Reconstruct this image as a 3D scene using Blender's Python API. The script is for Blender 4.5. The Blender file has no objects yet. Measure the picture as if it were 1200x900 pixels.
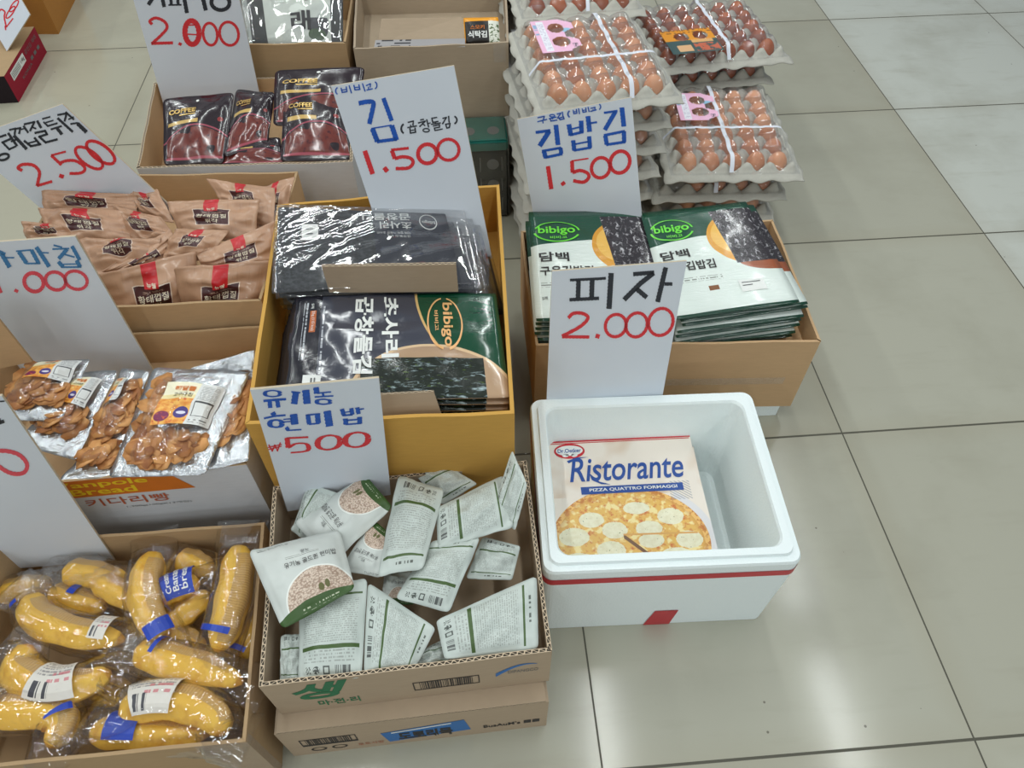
import bpy, bmesh, math, random
from mathutils import Vector, Matrix, Euler, noise as mnoise

# ------------------------------------------------------------------ camera, light, exposure
scene = bpy.context.scene
COL = scene.collection
F_PX, CAM_ROT, CAM_POS = 876.8, (0.6796, 0.00373, -0.07591), Vector((-0.7568, -2.6538, 1.2921))
cam_d = bpy.data.cameras.new('camera'); cam = bpy.data.objects.new('camera', cam_d); COL.objects.link(cam)
cam.location = CAM_POS; cam.rotation_euler = CAM_ROT
cam_d.sensor_fit = 'HORIZONTAL'; cam_d.sensor_width = 36.0; cam_d.lens = F_PX * 36.0 / 1200.0
cam_d.clip_start = 0.02
scene.camera = cam
scene.view_settings.view_transform = 'Standard'; scene.view_settings.look = 'None'
scene.view_settings.gamma = 1.0; scene.view_settings.use_curve_mapping = False
scene.view_settings.exposure = 0.0
scene.cycles.transparent_max_bounces = 40; scene.cycles.max_bounces = 8; scene.cycles.sample_clamp_indirect = 4.0
world = bpy.data.worlds.new('shop_air'); scene.world = world; world.use_nodes = True
world.node_tree.nodes['Background'].inputs[0].default_value = (0.86, 0.93, 1.0, 1)
world.node_tree.nodes['Background'].inputs[1].default_value = 0.21
TUBES = [(x, y, w) for x in (-3.8, -2.65, -1.45, -0.26, 0.90, 2.1) for y, w in ((-7.0, 13.0), (-4.6, 10.0), (-2.08, 8.0), (-0.55, 7.6), (1.0, 8.0)) if not (x > 2 and y > -3)]
for tx, ty, pw in TUBES:                       # fluorescent tubes along the aisle, 2.6 m up; extra rows added for highlights and frontal fill
    ld = bpy.data.lights.new('tube_and_fill_light', 'AREA'); ld.shape = 'RECTANGLE'; ld.size = 0.04; ld.size_y = 1.25
    ld.energy = pw; ld.color = (0.95, 1.0, 0.985)
    lo = bpy.data.objects.new('tube_and_fill_light', ld); lo.location = (tx, ty, 2.6); COL.objects.link(lo)

CAM_M = Euler(CAM_ROT, 'XYZ').to_matrix()
def ray(px, py):
    return CAM_M @ Vector(((px - 600) / F_PX, -(py - 450) / F_PX, -1.0))
def at(px, py, z):                             # the place of a photo point that lies at height z
    d = ray(px, py); return CAM_POS + d * ((z - CAM_POS.z) / d.z)
def on_plane(px, py, p0, n):
    d = ray(px, py); return CAM_POS + d * ((p0 - CAM_POS).dot(n) / d.dot(n))

# ------------------------------------------------------------------ shader helpers
def lin(c):
    f = lambda v: (v / 12.92 if v <= 0.04045 else ((v + 0.055) / 1.055) ** 2.4)
    return tuple(f(x / 255.0) for x in c[:3]) + (1.0,)

class G:                                       # a small node-graph builder
    def __init__(s, name):
        s.m = bpy.data.materials.new(name); s.m.use_nodes = True
        s.t = s.m.node_tree; s.n = s.t.nodes; s.l = s.t.links
        s.bsdf = s.n['Principled BSDF']; s.out = s.n['Material Output']; s._uv = None
    def node(s, t, **kw):
        n = s.n.new(t)
        for k, v in kw.items(): setattr(n, k, v)
        return n
    def put(s, sock, v):
        if isinstance(v, S): s.l.new(v.o, sock)
        else: sock.default_value = v
    def math(s, op, a, b=0.0, c=0.0):
        n = s.node('ShaderNodeMath', operation=op)
        s.put(n.inputs[0], a); s.put(n.inputs[1], b); s.put(n.inputs[2], c)
        return S(s, n.outputs[0])
    def uv(s):
        if s._uv is None:
            n = s.node('ShaderNodeUVMap'); x = s.node('ShaderNodeSeparateXYZ'); s.l.new(n.outputs[0], x.inputs[0])
            s._uv = (S(s, x.outputs[0]), S(s, x.outputs[1])); s.uvn = n
        return s._uv
    def pos(s, kind='Object'):
        if kind == 'World': return S(s, s.node('ShaderNodeNewGeometry').outputs['Position'])
        return S(s, s.node('ShaderNodeTexCoord').outputs[kind])
    def sep(s, v):
        x = s.node('ShaderNodeSeparateXYZ'); s.l.new(v.o, x.inputs[0]); return [S(s, o) for o in x.outputs]
    def xyz(s, x, y, z=0.0):
        n = s.node('ShaderNodeCombineXYZ')
        for i, v in enumerate((x, y, z)): s.put(n.inputs[i], v)
        return S(s, n.outputs[0])
    def noise(s, vec, scale, detail=2.0, rough=0.5, dist=0.0):
        n = s.node('ShaderNodeTexNoise'); s.l.new(vec.o, n.inputs['Vector'])
        n.inputs['Scale'].default_value = scale; n.inputs['Detail'].default_value = detail
        n.inputs['Roughness'].default_value = rough; n.inputs['Distortion'].default_value = dist
        return S(s, n.outputs['Fac'])
    def voro(s, vec, scale, out='Distance'):
        n = s.node('ShaderNodeTexVoronoi'); s.l.new(vec.o, n.inputs['Vector']); n.inputs['Scale'].default_value = scale
        return S(s, n.outputs[out])
    def white(s, vec):
        n = s.node('ShaderNodeTexWhiteNoise'); s.l.new(vec.o, n.inputs['Vector']); return S(s, n.outputs['Value'])
    def rnd(s):
        return S(s, s.node('ShaderNodeObjectInfo').outputs['Random'])
    def mix(s, a, b, f):
        n = s.node('ShaderNodeMix', data_type='RGBA'); s.put(n.inputs[0], f)
        s.put(n.inputs[6], lin(a) if isinstance(a, tuple) else a); s.put(n.inputs[7], lin(b) if isinstance(b, tuple) else b)
        return S(s, n.outputs[2])
    def box(s, u, v, u0, v0, u1, v1):
        return (u > u0) * (u < u1) * (v > v0) * (v < v1)
    def ell(s, u, v, cu, cv, ru, rv):
        a = (u - cu) * (1 / ru); b = (v - cv) * (1 / rv); return (a * a + b * b) < 1.0
    def ramp(s, x, lo, hi):
        n = s.node('ShaderNodeMapRange', clamp=True); s.put(n.inputs[0], x)
        n.inputs[1].default_value = lo; n.inputs[2].default_value = hi; return S(s, n.outputs[0])
    def bump(s, h, strength, dist=0.002):
        n = s.node('ShaderNodeBump'); n.inputs['Strength'].default_value = strength; n.inputs['Distance'].default_value = dist
        s.l.new(h.o, n.inputs['Height']); s.l.new(n.outputs[0], s.bsdf.inputs['Normal']); return n
    def fin(s, col, rough=0.6, metal=0.0, spec=0.5, coat=0.0):
        s.put(s.bsdf.inputs['Base Color'], lin(col) if isinstance(col, tuple) else col)
        s.put(s.bsdf.inputs['Roughness'], rough); s.put(s.bsdf.inputs['Metallic'], metal)
        s.bsdf.inputs['Specular IOR Level'].default_value = spec
        s.bsdf.inputs['Coat Weight'].default_value = coat; s.bsdf.inputs['Coat Roughness'].default_value = 0.08
        return s.m
class S:
    def __init__(s, g, o): s.g = g; s.o = o
    def __add__(s, b): return s.g.math('ADD', s, b)
    def __radd__(s, b): return s.g.math('ADD', s, b)
    def __sub__(s, b): return s.g.math('SUBTRACT', s, b)
    def __rsub__(s, b): return s.g.math('SUBTRACT', b, s)
    def __mul__(s, b): return s.g.math('MULTIPLY', s, b)
    def __rmul__(s, b): return s.g.math('MULTIPLY', s, b)
    def __truediv__(s, b): return s.g.math('DIVIDE', s, b)
    def __gt__(s, b): return s.g.math('GREATER_THAN', s, b)
    def __lt__(s, b): return s.g.math('LESS_THAN', s, b)
    def mx(s, b): return s.g.math('MAXIMUM', s, b)
    def mn(s, b): return s.g.math('MINIMUM', s, b)
    def fl(s): return s.g.math('FLOOR', s)
    def fr(s): return s.g.math('FRACT', s)
    def ab(s): return s.g.math('ABSOLUTE', s)
    def sin(s): return s.g.math('SINE', s)
    def inv(s): return s.g.math('SUBTRACT', 1.0, s)

def plain(name, c, rough=0.6, metal=0.0, spec=0.5, var=0.06, scale=30, bump=0.0, coat=0.0):
    g = G(name); n = g.noise(g.pos(), scale, 3)
    d = tuple(max(0, x * (1 - var)) for x in c); h = tuple(min(255, x * (1 + var)) for x in c)
    if bump: g.bump(n, bump)
    return g.fin(g.mix(d, h, n), rough, metal, spec, coat)

def lines(g, u, v, rows, dens=0.42, cell=70):  # rows of small unreadable print
    r = v * rows; row = r.fl()
    n = g.noise(g.xyz(u * cell, row * 7.3, 0.0), 1.0, 1)
    return (r.fr() < 0.5) * (n > dens)
def bars(g, u, k=60):
    return g.white(g.xyz((u * k).fl(), 0.0, 0.0)) > 0.45

MAT = {}
def cardboard(name, c):
    g = G(name); p = g.pos('Object'); x, y, z = g.sep(p)
    fib = g.noise(g.xyz(x * 40.0, y * 40.0, z * 260.0), 1.0, 2); big = g.noise(p, 7.0, 3)
    col = g.mix(tuple(k * 0.93 for k in c), tuple(min(255, k * 1.05) for k in c), fib * 0.5 + big * 0.5)
    g.bump(fib, 0.08, 0.001)
    return g.fin(col, 0.72, spec=0.25)
MAT['card_tan'] = cardboard('tan_cardboard', (178, 158, 134))
MAT['card_brown'] = cardboard('brown_cardboard', (200, 166, 126))
MAT['card_mid'] = cardboard('kraft_cardboard', (176, 148, 112))
MAT['card_grey'] = cardboard('greyish_cardboard', (172, 155, 133))
MAT['card_yellow'] = cardboard('mustard_cardboard', (205, 158, 78))
MAT['card_orange'] = cardboard('orange_cardboard', (178, 122, 58))
MAT['card_white'] = cardboard('white_faced_cardboard', (204, 206, 210))
MAT['card_red'] = cardboard('red_printed_cardboard', (150, 26, 48))
MAT['card_black'] = cardboard('black_printed_cardboard', (34, 24, 28))
MAT['card_core'] = cardboard('sign_board_core', (196, 182, 158))
def rim(name, c):                              # cut edge showing the flutes of the corrugation
    g = G(name); u, v = g.uv(); z = (u * 620.0).sin() * 0.30 + 0.5
    w = (v - z).ab() < 0.14; e = (v < 0.15).mx(v > 0.85)
    dark = tuple(k * 0.36 for k in c)
    return g.fin(g.mix(dark, tuple(min(255, k * 1.1) for k in c), w.mx(e)), 0.8, spec=0.2)
MAT['rim_tan'] = rim('tan_cut_edge', (184, 166, 142)); MAT['rim_brown'] = MAT['card_mid']

def board():
    g = G('white_sign_board'); p = g.pos(); n = g.noise(p, 9.0, 3)
    g.bump(g.noise(p, 14.0, 2), 0.06, 0.002)
    return g.fin(g.mix((209, 216, 225), (218, 224, 232), n), 0.45, spec=0.35)
MAT['board'] = board()
MAT['ink_blue'] = plain('blue_marker', (24, 84, 176), 0.55, var=0.16, scale=160)
MAT['ink_steel'] = plain('steel_blue_marker', (62, 122, 170), 0.55, var=0.14, scale=160)
MAT['ink_red'] = plain('red_marker', (214, 48, 56), 0.55, var=0.10, scale=160)
MAT['ink_pink'] = plain('faded_red_marker', (222, 78, 92), 0.55, var=0.10, scale=160)
MAT['ink_black'] = plain('black_marker', (42, 46, 54), 0.55, var=0.12, scale=160)

def floor_mat():
    g = G('floor_tiles'); p = g.pos('World'); x, y, z = g.sep(p)
    tx = x * (1 / 0.6) + 20.0; ty = y * (1 / 0.6) + 20.0
    fx = (tx.fr() - 0.5).ab(); fy = (ty.fr() - 0.5).ab()
    gx = fx > 0.4975; gy = fy > 0.4962; gr = gx.mx(gy)
    r = g.white(g.xyz(tx.fl(), ty.fl(), 0.0))
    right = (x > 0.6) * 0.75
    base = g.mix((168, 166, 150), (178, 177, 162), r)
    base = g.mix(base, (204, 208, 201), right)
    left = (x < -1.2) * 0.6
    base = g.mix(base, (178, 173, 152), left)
    cl = g.noise(p, 3.2, 5, 0.6); cl2 = g.noise(g.xyz(x * 3.0, y * 14.0, 0.0), 2.0, 4, 0.6)
    base = g.mix(base, (150, 147, 130), g.ramp(cl, 0.48, 0.75) * 0.42)
    base = g.mix(base, (160, 157, 141), g.ramp(cl2, 0.55, 0.8) * 0.35)
    edge = g.ramp(fx.mx(fy), 0.42, 0.5) * 0.16
    base = g.mix(base, (150, 138, 112), edge)
    sp = (g.voro(p, 16.0) < 0.035) * (g.noise(p, 5.0, 2) > 0.55)
    base = g.mix(base, (96, 92, 82), sp * 0.8)
    sc = g.noise(g.xyz(x * 8.0 + y * 3.0, y * 8.0 - x * 2.0, 0.0), 6.0, 5, 0.7)
    base = g.mix(base, (118, 114, 102), g.ramp(sc, 0.70, 0.76) * 0.4)
    base = g.mix(base, (82, 80, 68), gr)
    rough = 0.11 + cl * 0.09 + gr * 0.5
    bp = g.node('ShaderNodeBump'); bp.inputs['Strength'].default_value = 0.3; bp.inputs['Distance'].default_value = 0.001
    g.l.new((1.0 - gr).o, bp.inputs['Height']); g.l.new(bp.outputs[0], g.bsdf.inputs['Normal'])
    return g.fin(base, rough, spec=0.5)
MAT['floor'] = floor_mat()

def film(name, tint=(1, 1, 1), lo=0.05, hi=0.75, rough=0.09, wr=60.0, st=0.5, haze=0.0):
    g = G(name); g.n.remove(g.bsdf)
    tr = g.node('ShaderNodeBsdfTransparent'); tr.inputs[0].default_value = tuple(tint) + (1,)
    gl = g.node('ShaderNodeBsdfGlossy'); gl.inputs['Roughness'].default_value = rough
    p = g.pos('Object')
    n1 = g.noise(p, wr, 2, 0.5, 1.0); n2 = g.noise(p, wr * 0.45, 1, 0.5, 0.6)
    h = (n1 * 2.0 - 1.0).ab() * -0.7 + (n2 * 2.0 - 1.0).ab() * -1.0
    bp = g.node('ShaderNodeBump'); bp.inputs['Strength'].default_value = st; bp.inputs['Distance'].default_value = 0.006
    g.l.new(h.o, bp.inputs['Height']); g.l.new(bp.outputs[0], gl.inputs['Normal'])
    lw = g.node('ShaderNodeLayerWeight'); lw.inputs['Blend'].default_value = 0.35
    g.l.new(bp.outputs[0], lw.inputs['Normal'])
    fac = g.ramp(S(g, lw.outputs['Facing']), 0.15, 1.0) * (hi - lo) + lo
    mx = g.node('ShaderNodeMixShader'); g.l.new(fac.o, mx.inputs[0]); g.l.new(tr.outputs[0], mx.inputs[1]); g.l.new(gl.outputs[0], mx.inputs[2])
    last = mx
    if haze:
        df = g.node('ShaderNodeBsdfDiffuse'); df.inputs[0].default_value = (0.8, 0.82, 0.84, 1)
        m2 = g.node('ShaderNodeMixShader'); m2.inputs[0].default_value = haze
        g.l.new(mx.outputs[0], m2.inputs[1]); g.l.new(df.outputs[0], m2.inputs[2]); last = m2
    g.l.new(last.outputs[0], g.out.inputs[0])
    return g.m
MAT['film'] = film('clear_film', lo=0.10, hi=0.62, wr=30, st=0.35, rough=0.055)
MAT['film_hazy'] = film('hazy_film', haze=0.16, wr=40, hi=0.6)
MAT['lid'] = film('clear_lid_plastic', lo=0.07, hi=0.6, rough=0.06, wr=25, st=0.15, haze=0.04)

def foam():
    g = G('white_foam'); p = g.pos(); c = g.voro(p, 260.0)
    g.bump(c, 0.18, 0.002); return g.fin((238, 247, 247), 0.75, spec=0.25)
MAT['foam'] = foam()
MAT['tape_red'] = plain('red_tape', (196, 38, 52), 0.35, var=0.05)
MAT['green_ink'] = plain('green_print', (32, 112, 74), 0.6)
MAT['black_ink'] = plain('black_print', (44, 40, 40), 0.6)
MAT['grey_ink'] = plain('grey_print', (104, 106, 106), 0.6)
MAT['white_ink'] = plain('white_print', (232, 234, 230), 0.5)
MAT['cream_ink'] = plain('cream_print', (226, 214, 190), 0.5)
MAT['blue_ink'] = plain('blue_print', (36, 108, 176), 0.5)
MAT['navy_ink'] = plain('navy_print', (28, 74, 152), 0.4)
MAT['red_ink'] = plain('red_print', (200, 34, 48), 0.45)
MAT['orange_ink'] = plain('orange_print', (206, 112, 30), 0.5)
MAT['yellow_ink'] = plain('yellow_print', (232, 196, 32), 0.5)
MAT['rust_ink'] = plain('rust_print', (176, 92, 62), 0.55)
MAT['lime_ink'] = plain('lime_print', (110, 222, 62), 0.35)
MAT['gold_ink'] = plain('gold_print', (214, 178, 104), 0.3, metal=0.4)
MAT['peach_ink'] = plain('peach_print', (232, 178, 118), 0.3)

# ------------------------------------------------------------------ mesh helpers
class MB:
    def __init__(s): s.v = []; s.f = []; s.uv = []; s.mi = []; s.sm = []
    def add(s, verts, faces, uvs=None, mi=0, smooth=False):
        b = len(s.v); s.v += [Vector(x) for x in verts]
        for k, fc in enumerate(faces):
            s.f.append([b + i for i in fc]); s.mi.append(mi); s.sm.append(smooth)
            s.uv.append([tuple(uvs[i]) for i in fc] if uvs else [(0, 0)] * len(fc))
    def quad(s, a, b, c, d, mi=0, uv=((0, 0), (1, 0), (1, 1), (0, 1))): s.add((a, b, c, d), [(0, 1, 2, 3)], uv, mi)
    def build(s, name, mats, parent=None, origin=None):
        o0 = Vector(origin) if origin is not None else (Vector(parent['_o']) if parent is not None and '_o' in parent else Vector((0, 0, 0)))
        me = bpy.data.meshes.new(name)
        me.from_pydata([tuple(x - o0) for x in s.v], [], s.f)
        ul = me.uv_layers.new(name='UVMap')
        flat = [c for f in s.uv for uvp in f for c in uvp]
        ul.data.foreach_set('uv', flat)
        me.polygons.foreach_set('material_index', s.mi); me.polygons.foreach_set('use_smooth', s.sm)
        for m in (mats if isinstance(mats, (list, tuple)) else [mats]): me.materials.append(MAT[m] if isinstance(m, str) else m)
        me.update()
        ob = bpy.data.objects.new(name, me); COL.objects.link(ob)
        if parent is not None:
            ob.parent = parent; ob['_o'] = list(parent['_o']) if '_o' in parent else [0, 0, 0]
        else:
            ob.location = o0; ob['_o'] = list(o0)
        return ob
def tag(o, label, cat, group=None, kind=None):
    o['label'] = label; o['category'] = cat
    if group: o['group'] = group
    if kind: o['kind'] = kind
    return o
def thing(name, label, cat, loc, group=None):
    o = bpy.data.objects.new(name, None); COL.objects.link(o); o.location = loc; o['_o'] = list(loc); o.empty_display_size = 0.02
    return tag(o, label, cat, group)

# surfaces: P(u, v, off) -> place; u runs right, v runs down as one reads the face
def face(tl, tr, br, bl):
    n = (tr - tl).cross(bl - tl); n.normalize(); n = -n
    def P(u, v, off=0.0):
        return (tl * (1 - u) + tr * u) * (1 - v) + (bl * (1 - u) + br * u) * v + n * off
    P.n = n; return P
_TXT = {}
def text_mesh(body, bold=0.0, shear=0.0):
    k = (body, bold, shear)
    if k not in _TXT:
        cu = bpy.data.curves.new('lettering', 'FONT'); cu.body = body; cu.offset = bold; cu.shear = shear; cu.resolution_u = 4
        ob = bpy.data.objects.new('lettering', cu); COL.objects.link(ob)
        dg = bpy.context.evaluated_depsgraph_get(); me = bpy.data.meshes.new_from_object(ob.evaluated_get(dg))
        vs = [(v.co.x, v.co.y) for v in me.vertices]; fs = [tuple(p.vertices) for p in me.polygons]
        bpy.data.objects.remove(ob); bpy.data.curves.remove(cu); bpy.data.meshes.remove(me)
        x0 = min(v[0] for v in vs); x1 = max(v[0] for v in vs); y0 = min(v[1] for v in vs); y1 = max(v[1] for v in vs)
        _TXT[k] = ([((x - x0) / (x1 - x0), (y - y0) / (y1 - y0)) for x, y in vs], fs)
    return _TXT[k]
def dtext(mb, body, P, r, rot=0, bold=0.0, shear=0.0, mi=0, off=0.0006):
    vs, fs = text_mesh(body, bold, shear); u0, v0, u1, v1 = r; out = []
    for x, y in vs:
        if rot == 0: u, v = u0 + x * (u1 - u0), v1 - y * (v1 - v0)
        elif rot == 90: u, v = u0 + y * (u1 - u0), v0 + x * (v1 - v0)
        elif rot == 180: u, v = u1 - x * (u1 - u0), v0 + y * (v1 - v0)
        else: u, v = u1 - y * (u1 - u0), v1 - x * (v1 - v0)
        out.append(P(u, v, off))
    mb.add(out, fs, None, mi)
def drect(mb, P, r, mi=0, off=0.0004, n=6, m=6):
    u0, v0, u1, v1 = r; vs = []; uv = []; fs = []
    for j in range(m + 1):
        for i in range(n + 1):
            a, b = i / n, j / m; vs.append(P(u0 + (u1 - u0) * a, v0 + (v1 - v0) * b, off)); uv.append((a, b))
    for j in range(m):
        for i in range(n):
            q = j * (n + 1) + i; fs.append((q, q + n + 1, q + n + 2, q + 1))
    mb.add(vs, fs, uv, mi)
def dpoly(mb, P, pts, mi=0, off=0.0005): mb.add([P(u, v, off) for u, v in pts], [tuple(range(len(pts)))], None, mi)
def dring(mb, P, cu, cv, ru, rv, w, mi=0, off=0.0007, a0=0, a1=360, n=40):
    vs = []; fs = []
    for i in range(n + 1):
        a = math.radians(a0 + (a1 - a0) * i / n); t = w * (0.55 + 0.45 * abs(math.sin(a * 0.5 + 0.7)))
        for k in (1 - t, 1): vs.append(P(cu + ru * k * math.cos(a), cv + rv * k * math.sin(a), off))
    for i in range(n): fs.append((2 * i, 2 * i + 1, 2 * i + 3, 2 * i + 2))
    mb.add(vs, fs, None, mi)
def dell(mb, P, cu, cv, ru, rv, mi=0, off=0.0005, n=32):
    dpoly(mb, P, [(cu + ru * math.cos(6.2832 * i / n), cv + rv * math.sin(6.2832 * i / n)) for i in range(n)], mi, off)

def pouch_mesh(Q, bulge, seed=0, wr=0.002, corner=0.12, margin=0.05, power=0.55, n=18, under=0.5, sag=0.0, crease=None, freq=22.0, streak=None):
    tl, tr, br, bl = Q
    nn = (tr - tl).cross(bl - tl); nn.normalize()
    if nn.dot(CAM_POS - (tl + br) * 0.5) < 0: nn = -nn
    rs = Vector((seed * 3.7, seed * 1.3, seed * 7.1))
    def prof(u, v):
        a = min(1, max(0, (u - margin) / (1 - 2 * margin))); b = min(1, max(0, (v - margin) / (1 - 2 * margin)))
        return (4 * a * (1 - a)) ** power * (4 * b * (1 - b)) ** power
    def P(u, v, off=0.0):
        base = (tl * (1 - u) + tr * u) * (1 - v) + (bl * (1 - u) + br * u) * v
        p = prof(u, v)
        w = mnoise.noise(base * freq + rs) + 0.5 * mnoise.noise(base * freq * 2.3 + rs * 2)
        rdg = (1 - abs(mnoise.noise(Vector((u * 3.0, v * 5.0, seed * 2.2))) * 2.0))
        h = bulge * p + wr * w * (0.35 + p) + wr * 0.9 * (rdg - 0.5) * (0.4 + p)
        if crease: h += crease * math.sin((u * 2.1 + v * 3.3 + seed) * 3.0)
        if streak:
            am, ang, fq = streak; ca, sa = math.cos(ang), math.sin(ang); x = (u - .5) * 1.4; y = v - .5
            q = Vector(((x * ca + y * sa) * 0.7, (-x * sa + y * ca) * fq, seed * 1.9)); h += am * max(0.12, 1.15 - 1.6 * u) * max(0, 1 - abs(mnoise.noise(q)) * 4.5)
        s = -sag * ((u - 0.5) ** 2 + (v - 0.5) ** 2)
        return base + nn * (h + s + off)
    P.n = nn
    def remap(u, v):
        x, y = 2 * u - 1, 2 * v - 1; c = corner * 2
        a, b = abs(x) - (1 - c), abs(y) - (1 - c)
        if c > 0 and a > 0 and b > 0:
            k = max(a, b) / math.hypot(a, b)
            x = math.copysign(1 - c + a * k, x); y = math.copysign(1 - c + b * k, y)
        return (x + 1) / 2, (y + 1) / 2
    mb = MB(); vs = []; uv = []; fs = []
    N = n + 1
    for side in (0, 1):
        for j in range(N):
            for i in range(N):
                u, v = remap(i / n, j / n); q = P(u, v)
                if side: q = q - nn * (0.0012 + (under + 1) * bulge * prof(u, v))
                vs.append(q); uv.append((u, v))
    M = N * N
    for j in range(n):
        for i in range(n):
            q = j * N + i
            fs.append((q, q + N, q + N + 1, q + 1)); fs.append((M + q, M + q + 1, M + q + N + 1, M + q + N))
    for i in range(n):
        for q0, q1 in ((i, i + 1), ((i + 1) + n * N, i + n * N), ((i + 1) * N, i * N), (i * N + n, (i + 1) * N + n)):
            fs.append((q0, q1, M + q1, M + q0))
    mb.add(vs, fs, uv, 0, True)
    return mb, P
def quadz(c, z):
    z = z if isinstance(z, (list, tuple)) else [z] * 4
    return [at(p[0], p[1], h) for p, h in zip(c, z)]

def tube_mesh(path, radii, seg=14, flat=1.0, up=Vector((0, 0, 1)), mb=None, mi=0, lobes=0.0):
    mb = mb or MB(); n = len(path); vs = []; uv = []; fs = []
    for i, p in enumerate(path):
        t = (path[min(i + 1, n - 1)] - path[max(i - 1, 0)]).normalized()
        s = t.cross(up).normalized(); w = s.cross(t)
        for k in range(seg + 1):
            a = 6.28318 * k / seg; r = radii[i] * (1 + lobes * math.cos(5 * a))
            vs.append(p + s * math.cos(a) * r + w * math.sin(a) * r * flat); uv.append((i / (n - 1), k / seg))
    S1 = seg + 1
    for i in range(n - 1):
        for k in range(seg): fs.append((i * S1 + k, i * S1 + k + 1, (i + 1) * S1 + k + 1, (i + 1) * S1 + k))
    fs.append(tuple(range(seg - 1, -1, -1))); fs.append(tuple((n - 1) * S1 + k for k in range(seg)))
    mb.add(vs, fs, uv, mi, True); return mb
def spline(pts, n):
    P = [Vector(p) for p in pts]; P = [P[0] * 2 - P[1]] + P + [P[-1] * 2 - P[-2]]; out = []
    m = len(P) - 3
    for i in range(n + 1):
        t = i / n * m; k = min(int(t), m - 1); t -= k
        a, b, c, d = P[k:k + 4]
        out.append(0.5 * ((2 * b) + (c - a) * t + (2 * a - 5 * b + 4 * c - d) * t * t + (3 * b - a - 3 * c + d) * t ** 3))
    return out
def slab(tl, tr, br, bl, th, n=None):          # a board: four corners of its front and a thickness behind it
    mb = MB(); nn = n or -((tr - tl).cross(bl - tl)).normalized(); b = [p - nn * th for p in (tl, tr, br, bl)]
    mb.quad(bl, br, tr, tl, 0, ((0, 1), (1, 1), (1, 0), (0, 0)))
    mb.quad(b[0], b[1], b[2], b[3], 1)
    a = (tl, tr, br, bl)
    for i in range(4):
        j = (i + 1) % 4; L = (a[j] - a[i]).length
        mb.quad(a[i], a[j], b[j], b[i], 1, ((0, 0), (L, 0), (L, 1), (0, 1)))
    return mb

def carton(name, label, rimxy, z1, z0, t, mo, mi_, mr, zf=None, bow=0.004, group=None, cat='box', dip=0.0, seed=1):
    """open box: rimxy = outer corners BL, BR, FR, FL"""
    c = [Vector((p[0], p[1], 0)) for p in rimxy]; ctr = sum(c, Vector()) / 4
    inn = []
    for i in range(4):
        p, a, b = c[i], c[(i - 1) % 4], c[(i + 1) % 4]
        d1 = (a - p).normalized(); d2 = (b - p).normalized(); inn.append(p + (d1 + d2) * t)
    root = thing(name, label, cat, (ctr.x, ctr.y, z0), group)
    mb = MB(); N = 12; zf = z0 + t if zf is None else zf
    for i in range(4):
        a, b = c[i], c[(i + 1) % 4]; ia, ib = inn[i], inn[(i + 1) % 4]
        nrm = ((b - a).cross(Vector((0, 0, 1)))).normalized()
        if nrm.dot((a + b) / 2 - ctr) < 0: nrm = -nrm
        vs = []; uv = []; L = (b - a).length
        for k in range(N + 1):
            f = k / N; s = math.sin(math.pi * f)
            zt = z1 - dip * s + 0.0012 * math.sin(f * 17 + seed * 3 + i)
            o = a.lerp(b, f); q = ia.lerp(ib, f); ob = nrm * bow * s
            vs += [Vector((o.x, o.y, z0)), o + ob + Vector((0, 0, zt)), q + ob + Vector((0, 0, zt)), Vector((q.x, q.y, zf))]
        def col(j0, j1, m, uvf):
            fs = []; base = [vs[4 * k + j] for k in range(N + 1) for j in (j0, j1)]
            uvs = [uvf(k / N, j) for k in range(N + 1) for j in (0, 1)]
            for k in range(N): fs.append((2 * k, 2 * k + 2, 2 * k + 3, 2 * k + 1))
            mb.add(base, fs, uvs, m)
        col(0, 1, 0, lambda f, j: (f, 1 - j)); col(1, 2, 2, lambda f, j: (f * L, j)); col(2, 3, 1, lambda f, j: (f, j))
    mb.quad(*[Vector((p.x, p.y, zf)) for p in inn], 1); mb.quad(*[Vector((p.x, p.y, z0)) for p in reversed(c)], 0)
    mb.build('carton_body', [mo, mi_, mr], root)
    BL, BR, FR, FL = c; up = lambda p, z: Vector((p.x, p.y, z))
    root_front = face(up(FL, z1), up(FR, z1), up(FR, z0), up(FL, z0))
    return root, root_front, c
# ------------------------------------------------------------------ setting
mb = MB(); mb.quad(Vector((-4, -5, 0)), Vector((4, -5, 0)), Vector((4, 4, 0)), Vector((-4, 4, 0)))
fl = mb.build('floor', 'floor'); fl['kind'] = 'structure'

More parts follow.
